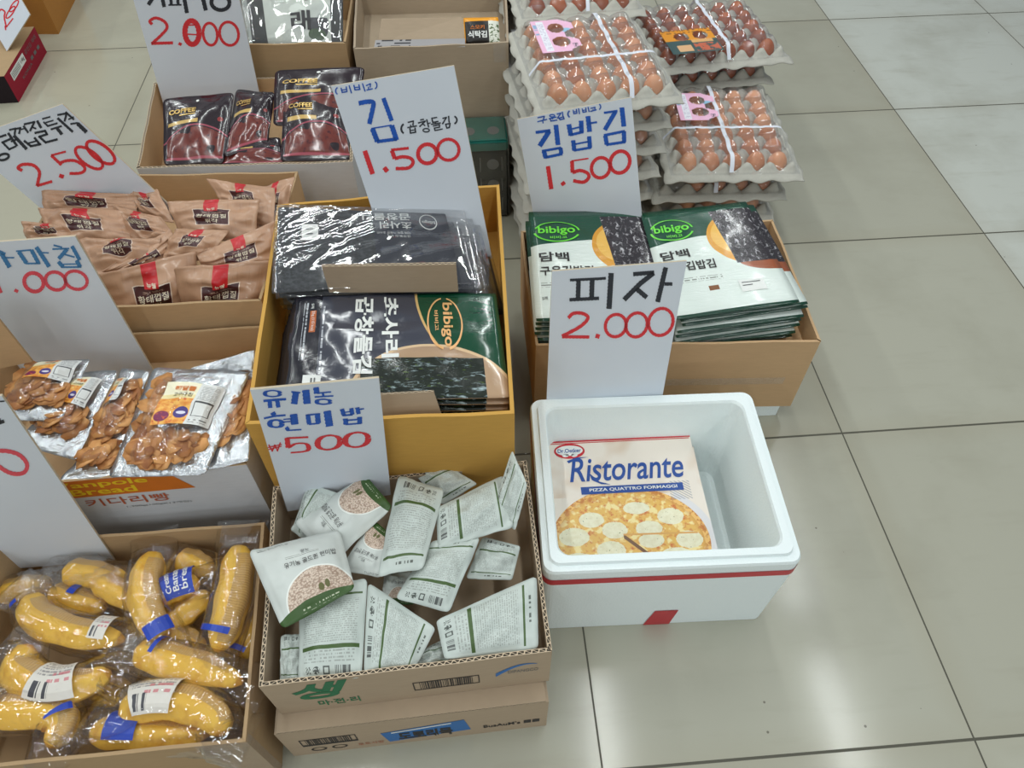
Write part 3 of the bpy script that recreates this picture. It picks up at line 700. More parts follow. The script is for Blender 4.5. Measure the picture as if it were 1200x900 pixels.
# top-left corner: red carton and orange carton
def from_edge(a, b, depth, h):
    A, Bq = at(*a, 0), at(*b, 0); d = (Bq - A).normalized(); n = Vector((d.y, -d.x, 0)); n = -n if n.x > 0 else n
    return [Bq + n * depth, Bq, A, A + n * depth]
rq = from_edge((22, 120), (55, 61), .30, .12); RH = .088
red, rr_ = closed_box('cardboard_carton', 'dark red printed carton at the top left edge under a small price sign', [(p.x, p.y) for p in rq], 0, RH, 'card_red')
RFa = face(*[Vector((p.x, p.y, z)) for p, z in ((rr_[2], RH), (rr_[1], RH), (rr_[1], 0), (rr_[2], 0))])
deco(red, 'printed_label', ['white_ink', 'grey_ink', 'black_ink'], lambda m: (drect(m, RFa, (.12, .12, .52, .42)), dtext(m, '||||||||||', RFa, (.14, .16, .36, .38), mi=2, off=.001), dtext(m, '1.4kg', RFa, (.40, .18, .50, .36), mi=2, off=.001),
    dtext(m, '광천김 재래', RFa, (.56, .14, .92, .30), mi=1), dtext(m, 'KOREA', RFa, (.3, .62, .6, .72), mi=1), dtext(m, '■ ■ ■', RFa, (.62, .5, .9, .62), mi=1)))
deco(red, 'printed_top', ['card_mid'], lambda m: m.quad(*[Vector((p.x, p.y, RH + .0006)) for p in rr_]))
bk = MB(); a_, b_ = rr_[2], rr_[3]; o_ = Vector((0, -.0008, 0)); bk.quad(a_ + o_, b_ + o_, b_ + o_ + Vector((0, 0, RH)), a_ + o_ + Vector((0, 0, RH))); bk.build('dark_end', 'card_black', red)
A = at(69, 40, 0); A2 = at(91, -6, 0)
oq = [A2 + Vector((-.28, .06, 0)), A2, A, A + Vector((-.14, .01, 0))]
closed_box('cardboard_carton', 'orange-brown carton on the floor beyond the red carton', [(p.x, p.y) for p in oq], 0, .28, 'card_orange')
# ------------------------------------------------------------------ pizzas in the foam box
def pizza_art():
    g = G('pizza_box_print'); u, v = g.uv(); p = g.xyz(u, v, 0.0)
    bg = g.mix((236, 226, 214), (214, 188, 162), g.ramp(g.noise(p, 3.2, 2), 0.5, 0.7) * (v < 0.45))
    cu, cv, r = .47, .79, .47
    dx = (u - cu) * (1 / .50); dy = (v - cv) * (1 / .40); rad = g.math('SQRT', dx * dx + dy * dy)
    n1 = g.noise(p, 26, 4, .65); n2 = g.noise(p, 60, 2)
    body = g.mix((232, 186, 96), (206, 104, 52), g.ramp(n1, .50, .68))
    body = g.mix(body, (246, 226, 160), g.ramp(g.noise(p, 18, 3), .52, .6))
    body = g.mix(body, (196, 120, 52), g.ramp(rad, .86, .98) * .8)
    body = g.mix(body, (238, 190, 110), (rad > .93) * (n1 < .5))
    wob = (n1 - .5) * .5
    ch = None
    for (a, b, w, h) in ((.24, .62, .08, .055), (.54, .55, .085, .045), (.75, .62, .085, .06), (.12, .735, .095, .065), (.38, .70, .08, .06), (.60, .70, .085, .055), (.60, .785, .08, .05), (.84, .79, .085, .06), (.34, .84, .09, .065), (.74, .90, .10, .06), (.13, .90, .10, .055), (.45, .955, .09, .045)):
        q = (((u - a) * (1 / w)) * ((u - a) * (1 / w)) + ((v - b) * (1 / h)) * ((v - b) * (1 / h)) + wob) < 1.0
        ch = q if ch is None else ch.mx(q)
    cheese = g.mix((240, 236, 208), (226, 218, 182), g.ramp(n1, .4, .7)); cheese = g.mix(cheese, (110, 116, 60), n2 > .70)
    body = g.mix(body, cheese, ch)
    # slice cut out towards the lower right
    k1 = ((v - .745) - (u - .43) * .98); cut = (k1.ab() < .016) * (u > .43) * (v < 1.01)
    k2 = ((v - .735) - (u - .43) * .02); cut2 = (k2.ab() < .006) * (u > .43) * (u < .9)
    body = g.mix(body, (120, 84, 60), cut); body = g.mix(body, (222, 168, 92), cut2)
    plate = g.mix(bg, (222, 220, 222), (rad < 1.10) * (u > .8))
    col = g.mix(plate, body, rad < 1.0)
    lab = g.box(u, v, .055, .865, .25, 1.0); col = g.mix(col, (232, 238, 216), lab)
    fork = ((((u - .62) * .6 - (v - .36) * .8) * 60).fr() < .45) * g.box(u, v, .78, .36, .92, .5)
    col = g.mix(col, (150, 154, 160), fork * .7)
    return g.fin(col, .32, spec=.5)
MAT['pizza_art'] = pizza_art(); MAT['pizza_side'] = plain('pizza_box_side', (222, 214, 206), .45)
def pizza_box(label, z0, dx, dy, rot, art):
    h = .0295; w = .268; dd = .266
    root = thing('pizza_box', label, 'frozen pizza', (-.5075 + dx, -2.012 + dy, z0), 'boxed frozen pizzas in the foam box')
    M = Matrix.Rotation(math.radians(rot) + fyaw, 4, 'Z'); o = Vector((-.5075 + dx, -2.012 + dy, 0))
    K = lambda x, y, z: o + M @ Vector((x * w / 2, y * dd / 2, z))
    tl, tr, br, bl = K(-1, 1, z0 + h), K(1, 1, z0 + h), K(1, -1, z0 + h), K(-1, -1, z0 + h); P = face(tl, tr, br, bl)
    mb = slab(tl, tr, br, bl, h); mb.build('box_body', ['pizza_art', 'pizza_side'], root)
    if not art: return
    deco(root, 'red_edge', ['red_ink'], lambda m: (drect(m, P, (0, 0, 1, .012)), drect(m, P, (0, .018, .99, .024))))
    def logo(m):
        dell(m, P, .155, .085, .105, .062, 0); dell(m, P, .155, .082, .092, .042, 1, .0008); dell(m, P, .125, .12, .022, .014, 1, .0008); dell(m, P, .185, .12, .022, .014, 1, .0008)
        dtext(m, 'Dr.Oetker', P, (.075, .066, .235, .098), bold=.02, mi=2, off=.001)
    deco(root, 'maker_logo', ['red_ink', 'white_ink', 'navy_ink'], logo)
    deco(root, 'title_lettering', ['navy_ink'], lambda m: dtext(m, 'Ristorante', P, (.135, .145, .905, .335), bold=.012, shear=.28, off=.0008))
    deco(root, 'title_flourish', ['navy_ink'], lambda m: [dpoly(m, P, q, 0, .0009) for q in ([(.13, .165), (.20, .14), (.28, .14), (.20, .152), (.14, .185)], [(.27, .27), (.33, .34), (.40, .365), (.34, .36), (.28, .325)])])
    def banner(m):
        drect(m, P, (.20, .375, .875, .432), 0, .0006); dtext(m, 'PIZZA QUATTRO FORMAGGI', P, (.255, .39, .835, .417), bold=.02, mi=1, off=.001)
    deco(root, 'banner', ['navy_ink', 'white_ink'], banner)
    deco(root, 'corner_lettering', ['navy_ink'], lambda m: (dtext(m, 'THIN & CRISPY', P, (.065, .875, .24, .89)), dtext(m, 'PIZZA', P, (.115, .90, .19, .918)), dtext(m, 'with', P, (.135, .93, .17, .942)), dtext(m, 'four varieties', P, (.09, .955, .22, .968))))
    return P
ords = ['lowest', 'third from the top', 'second from the top', 'topmost']
for i in range(4):
    pizza_box(['lowest frozen pizza box of the stack in the foam box', 'third frozen pizza box down in the foam box', 'second frozen pizza box down, peeking out under the four-cheese box',
               'topmost frozen four-cheese pizza box with blue title in the foam box'][i], .0312 + i * .0299, (.0, .003, .006, -.001)[i], (0, .002, -.001, 0)[i], (0, -.8, -1.6, .6)[i], i == 3)

# ------------------------------------------------------------------ brown rice pouches
def rice_back():
    g = G('rice_pouch_back'); u, v = g.uv(); p = g.xyz(u, v, 0.0)
    base = g.mix((190, 200, 194), (204, 212, 206), g.noise(p, 6, 2))
    tx = lines(g, u, v, 44, .47, 60) * g.box(u, v, .10, .36, .92, .80)
    tx2 = lines(g, u, v, 30, .50, 34) * g.box(u, v, .12, .17, .90, .285)
    col = g.mix(base, (142, 146, 140), tx.mx(tx2) * .68)
    col = g.mix(col, (74, 98, 54), g.box(u, v, .06, .295, .94, .335)); col = g.mix(col, (74, 98, 54), g.box(u, v, .06, .845, .94, .868))
    col = g.mix(col, (96, 100, 98), bars(g, u, 90) * g.box(u, v, .14, .05, .42, .135))
    ic = g.box(u, v, .50, .055, .60, .135) * g.box(u, v, .52, .07, .58, .12).inv()
    ic = ic.mx(((((u - .70) * 12) * ((u - .70) * 12) + ((v - .095) * 18) * ((v - .095) * 18)) < .45) * (g.noise(p, 40, 1) > .45)).mx(g.box(u, v, .79, .06, .87, .13) * (g.noise(p, 50, 1) > .52))
    col = g.mix(col, (88, 94, 90), ic)
    hd = lines(g, u, v, 22, .5, 16) * g.box(u, v, .35, .885, .80, .95)
    col = g.mix(col, (104, 110, 104), hd)
    return g.fin(col, .38, spec=.45)
def rice_front():
    g = G('rice_pouch_front'); u, v = g.uv(); p = g.xyz(u, v, 0.0)
    base = g.mix((202, 208, 203), (214, 219, 214), g.noise(p, 5, 2))
    bowl = g.ell(u, v, .58, .93, .42, .40)
    rim_ = g.ell(u, v, .58, .93, .44, .42)
    gr = g.voro(g.xyz(u * 1.0, v * 1.4, 0.0), 38.0); rc_ = g.mix((226, 208, 190), (168, 142, 124), g.ramp(gr, .25, .75))
    leaf = g.ell(u, v, .62, .80, .035, .045).mx(g.ell(u, v, .70, .79, .03, .05)); rc_ = g.mix(rc_, (104, 104, 62), leaf)
    col = g.mix(base, (236, 238, 232), rim_); col = g.mix(col, rc_, bowl)
    edge = v - (u - .5) * (u - .5) * .25
    col = g.mix(col, (62, 92, 44), edge > .865)
    tx = lines(g, u, v, 40, .42, 46) * g.box(u, v, .08, .03, .42, .065)
    col = g.mix(col, (110, 116, 112), tx)
    tx3 = lines(g, u, v, 34, .36, 40) * g.box(u, v, .34, .275, .72, .30); col = g.mix(col, (124, 128, 122), tx3)
    col = g.mix(col, (200, 208, 180), lines(g, u, v, 26, .5, 40) * g.box(u, v, .3, .93, .8, .965))
    return g.fin(col, .40, spec=.45)
MAT['rice_back'] = rice_back(); MAT['rice_front'] = rice_front()
def rice_pouch(label, q, z, kind, bulge=.016, seed=0, sag=0.0, cr=.0012):
    Q = quadz(q, z); mb, P = pouch_mesh(Q, bulge, seed, .0035, .07, .04, .6, 24, .6, sag, cr, 22.0, (.003, 1.0, 3.0))
    root = thing('rice_pouch', label, 'food pouch', ((Q[0] + Q[2]) / 2)[:], 'brown rice pouches in the tan box')
    mb.build('pouch', 'rice_' + kind, root)
    if kind == 'front':
        deco(root, 'printed_name', ['grey_ink', 'black_ink'], lambda m: (dtext(m, '유기농 골드퀸 현미밥', P, (.30, .345, .90, .43), bold=.0, mi=1, off=.0009), dtext(m, '쌀눈', P, (.52, .22, .62, .27), mi=0, off=.0009)))
RP = [
 ('rice pouch lying lowest at the front centre of the tan box, green edge just showing', [(450, 672), (482, 670), (486, 708), (448, 708)], .235, 'front', .008),
 ('rice pouch tucked in the front left corner of the tan box, barcode end up', [(329, 745), (356, 742), (352, 800), (328, 800)], [.24, .24, .235, .235], 'back', .006),
 ('rice pouch low at the front of the tan box with round recycling marks showing', [(486, 766), (518, 750), (528, 776), (488, 786)], .234, 'back', .008),
 ('grey backed rice pouch against the back wall of the tan box', [(487, 557), (519, 542), (560, 567), (518, 592)], [.25, .262, .26, .24], 'back', .010),
 ('rice pouch leaning on the price sign board in the tan box', [(341, 622), (362, 566), (402, 580), (372, 642)], [.24, .275, .275, .24], 'back', .014),
 ('rice pouch at the right wall of the tan box, upright with green bar below', [(565, 629), (610, 640), (600, 680), (546, 678)], [.262, .258, .25, .25], 'back', .010),
 ('rice pouch front with bowl picture, its green end raised at the sign', [(388, 662), (345, 612), (428, 556), (460, 594)], [.26, .262, .285, .285], 'front', .018),
 ('half hidden rice pouch front in the middle of the tan box', [(446, 677), (398, 668), (436, 608), (476, 640)], [.262, .262, .272, .272], 'front', .014),
 ('rice pouch with back text standing at the front centre left of the tan box', [(424, 795), (349, 799), (352, 690), (431, 678)], [.248, .248, .268, .268], 'back', .016),
 ('rice pouch with creased back text fanned out at the front centre of the tan box', [(426, 791), (431, 682), (511, 736), (485, 786)], [.25, .27, .262, .248], 'back', .013),
 ('rice pouch with fan of back text across the front right corner of the tan box', [(521, 773), (511, 727), (629, 674), (631, 761)], [.255, .265, .268, .255], 'back', .016),
 ('rice pouch lying upside down in the middle right with its barcode end forward', [(526, 718), (463, 701), (506, 634), (563, 630)], [.268, .268, .285, .285], 'back', .017),
 ('rice pouch fallen to the right of the box middle, barcode at its left end', [(513, 644), (511, 596), (590, 556), (602, 618)], [.285, .29, .298, .288], 'back', .016),
 ('folded rice pouch rising at the back right corner of the tan box', [(577, 600), (600, 527), (618, 568), (604, 622)], [.285, .335, .325, .28], 'back', .008),
 ('tall rice pouch with barcode on top in the centre of the heap', [(467, 557), (521, 574), (496, 666), (442, 676)], [.285, .29, .30, .295], 'back', .017),
 ('large rice pouch front with bowl picture at the left of the tan box', [(291, 646), (398, 620), (416, 690), (331, 738)], [.292, .288, .288, .285], 'front', .020),
]
for i, r in enumerate(RP): rice_pouch(r[0], r[1], r[2], r[3], r[4], i + 1)

# ------------------------------------------------------------------ kraft pouches
def kraft():
    g = G('kraft_pouch'); u, v = g.uv(); p = g.xyz(u, v, 0.0)
    base = g.mix((172, 132, 104), (194, 154, 124), g.noise(p, 5, 3)); base = g.mix(base, (150, 110, 84), g.ramp(g.noise(g.xyz(u * 40.0, v * 3.0, 0.0), 1.0, 2), .55, .8) * .4)
    lab = g.box(u, v, .28, .27, .70, .66); lin_ = g.box(u, v, .29, .282, .69, .648)
    col = g.mix(base, (222, 202, 184), lab); col = g.mix(col, (66, 24, 26), lin_)
    rb = g.box(u, v, .41, .0, .57, .32); col = g.mix(col, (190, 24, 34), rb)
    sm_ = lines(g, u, v, 40, .45, 60) * g.box(u, v, .38, .355, .62, .38); col = g.mix(col, (190, 160, 140), sm_)
    return g.fin(col, .36, spec=.5, coat=.25)
MAT['kraft'] = kraft()
HW = [
 ('kraft pouch at the back left under the leaning sign, first row', [(48, 222), (160, 228), (162, 256), (56, 252)], [.40, .40, .37, .37], .012),
 ('dark shaded kraft pouch tilted between the left and right back rows', [(146, 224), (184, 221), (205, 262), (168, 256)], [.39, .40, .38, .37], .010),
 ('kraft pouch in the back right corner against the coffee carton', [(242, 210), (322, 220), (322, 268), (272, 256)], [.39, .395, .36, .36], .012),
 ('kraft pouch edge at the far right wall of the brown carton', [(302, 222), (346, 206), (330, 268), (298, 270)], [.38, .385, .35, .35], .010),
 ('kraft pouch at the left wall beside the chip sign', [(26, 260), (82, 262), (95, 286), (32, 284)], [.39, .39, .37, .37], .012),
 ('kraft pouch second from the back on the left, label half seen', [(43, 243), (147, 246), (164, 292), (66, 288)], [.40, .40, .365, .365], .016),
 ('tilted kraft pouch with orange edge in the middle of the heap', [(132, 241), (190, 255), (206, 284), (156, 288)], [.395, .40, .37, .365], .014),
 ('upright kraft pouch at the right of the back row, full label', [(195, 236), (304, 233), (298, 284), (212, 280)], [.41, .405, .365, .365], .018),
 ('kraft pouch lying crossways below the back row on the left', [(92, 280), (190, 278), (180, 306), (112, 322)], [.385, .39, .37, .365], .014),
 ('kraft pouch with folded top in the centre of the heap', [(205, 268), (268, 270), (246, 306), (190, 304)], [.395, .395, .365, .365], .012),
 ('shaded kraft pouch leaning behind the front pair', [(118, 318), (200, 268), (214, 300), (142, 322)], [.375, .39, .36, .355], .012),
 ('kraft pouch slanting up to the right behind the front pair', [(230, 297), (324, 258), (326, 312), (240, 322)], [.385, .385, .345, .345], .016),
 ('front kraft pouch at the left with clear sleeve end and full label', [(116, 322), (230, 294), (232, 376), (146, 388)], [.385, .385, .268, .268], .018),
 ('front kraft pouch at the right with full label', [(203, 314), (317, 305), (306, 378), (219, 384)], [.388, .388, .268, .268], .018),
]
for i, r in enumerate(HW):
    Q = quadz(r[1], r[2]); mb, P = pouch_mesh(Q, r[3], 30 + i, .008, .03, .05, .6, 28, .5, 0, .002, 22.0, (.0035, 1.2, 4.0))
    root = thing('kraft_pouch', r[0], 'food pouch', ((Q[0] + Q[2]) / 2)[:], 'kraft pouches in the brown carton')
    mb.build('pouch', 'kraft', root)
    deco(root, 'printed_name', ['cream_ink'], lambda m: (dtext(m, '황태껍질', P, (.315, .40, .665, .50), bold=.01, off=.0012), dtext(m, '튀각', P, (.41, .53, .57, .62), bold=.01, off=.0012), dtext(m, '뉴월', P, (.44, .245, .54, .30), bold=.02, off=.0012)))

# ------------------------------------------------------------------ coffee pouches
def coffee():
    g = G('coffee_pouch'); u, v = g.uv(); p = g.xyz(u, v, 0.0)
    base = g.mix((28, 18, 25), (42, 27, 35), g.noise(p, 5, 2))
    hill = .52 + ((u - .55) * (u - .55)) * .7
    pic = g.mix((84, 34, 32), (128, 56, 44), g.noise(p, 10, 3)); pic = g.mix(pic, (70, 26, 34), g.ramp(g.noise(p, 16, 3), .55, .7))
    inr = (v > hill) * g.box(u, v, .06, .4, .96, .93); col = g.mix(base, pic, inr * (g.noise(p, 3, 1) > .38))
    edge = ((v - hill + .03).ab() < .012).mx(g.box(u, v, .04, .90, .97, .925)); col = g.mix(col, (176, 82, 98), edge * .75)
    gold = g.box(u, v, .08, .40, .55, .455); col = g.mix(col, (206, 172, 100), gold)
    bean = g.ell(u, v, .86, .40, .04, .03); col = g.mix(col, (140, 50, 50), bean)
    return g.fin(col, .22, spec=.6, coat=.5)
MAT['coffee'] = coffee()
CP = [
 ('dark coffee pouch half buried at the front middle of the white carton', [(258, 168), (328, 160), (334, 192), (256, 194)], [.345, .345, .33, .33], .010),
 ('dark coffee pouch tilted between the left pouch and the front one', [(277, 105), (322, 108), (314, 168), (262, 184)], [.39, .39, .345, .345], .014),
 ('large dark coffee pouch at the back with picture on its top half', [(322, 82), (428, 78), (416, 148), (320, 148)], [.43, .43, .36, .36], .014),
 ('dark coffee pouch with gold lettering at the left end of the white carton', [(191, 116), (275, 108), (262, 192), (192, 195)], [.40, .40, .335, .335], .016),
 ('dark coffee pouch with gold lettering at the front right beside the blue sign', [(334, 107), (400, 108), (414, 188), (328, 190)], [.40, .40, .335, .335], .016),
]
for i, r in enumerate(CP):
    Q = quadz(r[1], r[2]); mb, P = pouch_mesh(Q, r[3], 60 + i, .0025, .08, .05, .6, 20, .5, 0, .0012)
    root = thing('coffee_pouch', r[0], 'coffee pouch', ((Q[0] + Q[2]) / 2)[:], 'coffee pouches in the white carton')
    mb.build('pouch', 'coffee', root)
    deco(root, 'gold_lettering', ['gold_ink'], lambda m: (dtext(m, 'COFFEE', P, (.10, .22, .50, .29), bold=.03, off=.0012), drect(m, P, (.26, .31, .5, .325), 0, .0012, 4, 1)))
    deco(root, 'hang_hole', ['white_ink'], lambda m: dell(m, P, .5, .10, .022, .022, 0, .0012, 12))

# ------------------------------------------------------------------ sweet potato chip bags
def foil():
    g = G('silver_foil'); p = g.pos(); n = g.noise(p, 28, 4, .6, 1.0); g.bump(n, .9, .006)
    return g.fin(g.mix((190, 194, 198), (216, 219, 222), n), .24, metal=.85)
MAT['foil'] = foil()
def chip_mat():
    g = G('sweet_potato_chip'); r = g.node('ShaderNodeAttribute', attribute_name='UVMap'); p = g.pos()
    u, v = g.uv(); col = g.mix((226, 164, 100), (146, 86, 46), u); col = g.mix(col, (234, 180, 116), g.ramp(g.noise(p, 60, 3), .5, .75) * .7)
    return g.fin(col, .5, spec=.4)
MAT['chip'] = chip_mat()
def sticker():
    g = G('chip_bag_sticker'); u, v = g.uv(); p = g.xyz(u, v, 0.0)
    n = g.noise(p, 9, 3)
    col = g.mix((238, 222, 164), (244, 238, 208), v < .3)
    pic = g.mix((226, 140, 52), (244, 190, 96), g.ramp(n, .4, .62)); pic = g.mix(pic, (126, 40, 84), g.ell(u, v, .16, .82, .14, .12)); pic = g.mix(pic, (214, 96, 52), g.ramp(g.noise(p, 15, 2), .58, .66))
    col = g.mix(col, pic, (v > .40) * (u < .62))
    col = g.mix(col, (66, 52, 128), g.ell(u, v, .48, .72, .13, .13)); col = g.mix(col, (222, 220, 236), g.ell(u, v, .48, .72, .085, .035))
    col = g.mix(col, (224, 226, 224), u > .62)
    bx = g.box(u, v, .67, .45, .95, .80) * g.box(u, v, .685, .50, .935, .785).inv(); col = g.mix(col, (70, 72, 76), bx)
    col = g.mix(col, (130, 134, 136), lines(g, u, v, 30, .42, 50) * g.box(u, v, .67, .06, .95, .42) * .8)
    col = g.mix(col, (120, 122, 124), lines(g, u, v, 16, .45, 24) * g.box(u, v, .67, .84, .95, .95))
    tit = (lines(g, u, v, 5, .40, 12)) * g.box(u, v, .18, .10, .58, .22); 
    return g.fin(col, .4)
MAT['sticker'] = sticker()
def chip_bag(label, q, z, seed, stick=None, win=(.10, .14, .90, .90), bulge=.022, nchips=46, slip=.0):
    Q = quadz(q, z); root = thing('chip_bag', label, 'chip bag', ((Q[0] + Q[2]) / 2)[:], 'sweet potato chip bags in the white carton')
    mb, P = pouch_mesh(Q, bulge * .45, seed, .004, .05, .05, .6, 18, .8, 0, .001); mb.build('foil_bag', 'foil', root)
    rr = random.Random(seed); cm = MB(); nchips = int(nchips * 2.0); side = max(1, int(nchips ** .5))
    L1 = (Q[1] - Q[0]).length; L2 = (Q[3] - Q[0]).length; n = P.n
    eu = (Q[1] - Q[0]).normalized(); ev = (Q[3] - Q[0]).normalized()
    for k in range(nchips):
        u = win[0] + .05 + (win[2] - win[0] - .10) * ((k % side) + rr.uniform(.1, .9)) / side; v = win[1] + .09 + (win[3] - win[1] - .14) * (k / nchips + rr.uniform(-.03, .03))
        ea = (4 * max(.02, (u - win[0]) * (win[2] - u)) / (win[2] - win[0]) ** 2) ** .45 * (4 * max(.02, (v - win[1]) * (win[3] - v)) / (win[3] - win[1]) ** 2) ** .45
        if stick and stick[0] - .07 < u < stick[2] + .07 and stick[1] - .05 < v < stick[3] + .05: continue
        c = P(u, v, .002 + .010 * rr.random() * ea); r = rr.uniform(.013, .021); a0 = rr.random() * 6.28; tilt = rr.uniform(-.35, .35); ph = rr.random() * 6; sh = rr.random()
        bx = (eu * math.cos(a0) + ev * math.sin(a0)); by = n.cross(bx).normalized(); by = (by * math.cos(tilt) + n * math.sin(tilt)); nz = bx.cross(by)
        vs = [c]; uvs = [(sh, 0)]; fs = []
        for i in range(10):
            a = 6.2832 * i / 10; ra = r * (1 + .25 * math.sin(a * 2 + ph)) ; x, y = ra * math.cos(a), ra * .75 * math.sin(a)
            vs.append(c + bx * x + by * y + nz * (.0026 * math.sin(a * 2 + ph))); uvs.append((sh * .7 + .3 * rr.random(), 0))
        for i in range(10): fs.append((0, 1 + i, 1 + (i + 1) % 10))
        cm.add(vs, fs, uvs, 0, True)
    if nchips > 3:
        ch = cm.build('chips', 'chip', root); ch['kind'] = 'stuff'; mod = ch.modifiers.new('thick', 'SOLIDIFY'); mod.thickness = .0016
    w = MB(); vs = []; fs = []; uv = []; N = 30; u0, v0, u1, v1 = win
    fl2 = MB()
    for j in range(N + 1):
        for i in range(N + 1):
            a, b = i / N, j / N; e = (4 * a * (1 - a)) ** .45 * (4 * b * (1 - b)) ** .45
            wq = 1 - abs(mnoise.noise(Vector((a * 5 + b * 3, b * 2.2 - a, seed * 1.7)))) * 3.0; vs.append(P(u0 + (u1 - u0) * a, v0 + (v1 - v0) * b, .001 + .0175 * e + .0022 * max(0, wq) * e)); uv.append((a, b))
    for j in range(N):
        for i in range(N): k = j * (N + 1) + i; fs.append((k, k + N + 1, k + N + 2, k + 1))
    w.add(vs, fs, uv, 0, True); w.build('clear_window', 'film', root)
    if stick:
        def PP(u, v, off=0):
            a = min(1, max(0, (u - u0) / (u1 - u0))); b = min(1, max(0, (v - v0) / (v1 - v0))); e = (4 * a * (1 - a)) ** .45 * (4 * b * (1 - b)) ** .45
            return P(u, v, .0025 + .0175 * e + off)
        sb = MB(); drect(sb, PP, stick, 0, .0006, 8, 8); s = sb.build('sticker', 'sticker', root); s['label'] = 'yellow printed sticker with a white table'
        su = lambda u, v, off=0: PP(stick[0] + (stick[2] - stick[0]) * u, stick[1] + (stick[3] - stick[1]) * v, off)
        tb = MB(); dtext(tb, '해달뜰', su, (.20, .10, .58, .22), bold=.03, mi=0, off=.0014); dtext(tb, '고구마칩', su, (.22, .26, .56, .36), bold=.01, mi=1, off=.0014)
        tb.build('sticker_lettering', ['orange_ink', 'black_ink'], s)
chip_bag('bare silver chip bag standing behind the others at the back right of the white carton', [(222, 432), (298, 410), (297, 452), (228, 452)], [.335, .36, .32, .31], 81, None, (.3, .5, .31, .51), .010, 0)
chip_bag('crumpled silver chip bag bottom at the front left of the white carton', [(98, 532), (152, 520), (146, 560), (66, 566)], [.30, .30, .296, .296], 82, None, (.2, .05, .8, .55), .012, 10)
chip_bag('chip bag squeezed at the right wall of the white carton', [(262, 432), (297, 412), (293, 540), (238, 552)], [.325, .33, .305, .30], 83, None, (.10, .16, .86, .80), .014, 26)
chip_bag('narrow chip bag standing second left of the big one', [(142, 432), (176, 434), (150, 520), (98, 545)], [.325, .325, .31, .305], 84, (.08, .12, .55, .48), (.05, .12, .92, .86), .018, 30)
chip_bag('chip bag third from the right with a broad white foil edge', [(90, 436), (138, 434), (90, 540), (18, 520)], [.335, .335, .318, .318], 85, (.30, .14, .82, .50), (.05, .10, .84, .80), .018, 34)
chip_bag('chip bag lying highest at the left under the chip sign', [(34, 424), (106, 420), (72, 494), (-8, 492)], [.355, .355, .34, .34], 86, (.28, .06, .92, .46), (.05, .05, .95, .80), .020, 34)
chip_bag('large chip bag in front with yellow sticker and silver border', [(180, 430), (293, 436), (240, 556), (126, 560)], [.345, .345, .312, .312], 87, (.30, .20, .86, .60), (.12, .08, .86, .93), .020, 58)

# ------------------------------------------------------------------ banana breads
def bread():
    g = G('banana_bread_crust'); u, v = g.uv(); p = g.pos()
    col = g.mix((232, 176, 58), (248, 206, 92), g.noise(p, 20, 3)); col = g.mix(col, (206, 136, 44), g.ramp(g.noise(p, 45, 3), .52, .72) * .55)
    tan = (v > .27) * (v < .50) * (u > .14) * (u < .88); rib = ((u * 330.0).sin() * .5 + .5) * .5
    ptc = g.mix((216, 176, 108), (190, 144, 80), rib); col = g.mix(col, ptc, tan)
    col = g.mix(col, (196, 120, 40), (u < .03).mx(u > .97) * .5)
    b = g.node('ShaderNodeBump'); b.inputs['Strength'].default_value = .5; b.inputs['Distance'].default_value = .002
    h = g.noise(p, 55, 3) + rib * tan; g.l.new(h.o, b.inputs['Height']); g.l.new(b.outputs[0], g.bsdf.inputs['Normal'])
    return g.fin(col, .55, spec=.3)
MAT['bread'] = bread()
MAT['label_blue'] = plain('blue_bag_print', (34, 66, 172), .35, var=.05)
def price_label():
    g = G('white_price_label'); u, v = g.uv(); p = g.xyz(u, v, 0.0); v = 1.0 - v
    col = g.mix((214, 208, 198), (226, 222, 214), g.noise(p, 4, 2)); col = g.mix(col, (120, 116, 120), lines(g, u, v, 13, .48, 26) * g.box(u, v, .06, .08, .94, .52) * .75)
    col = g.mix(col, (204, 110, 120), lines(g, u, v, 7, .5, 9) * g.box(u, v, .36, .40, .92, .64) * .8); col = g.mix(col, (70, 70, 76), bars(g, u, 44) * g.box(u, v, .08, .62, .46, .94))
    return g.fin(col, .45)
MAT['label_white'] = price_label()
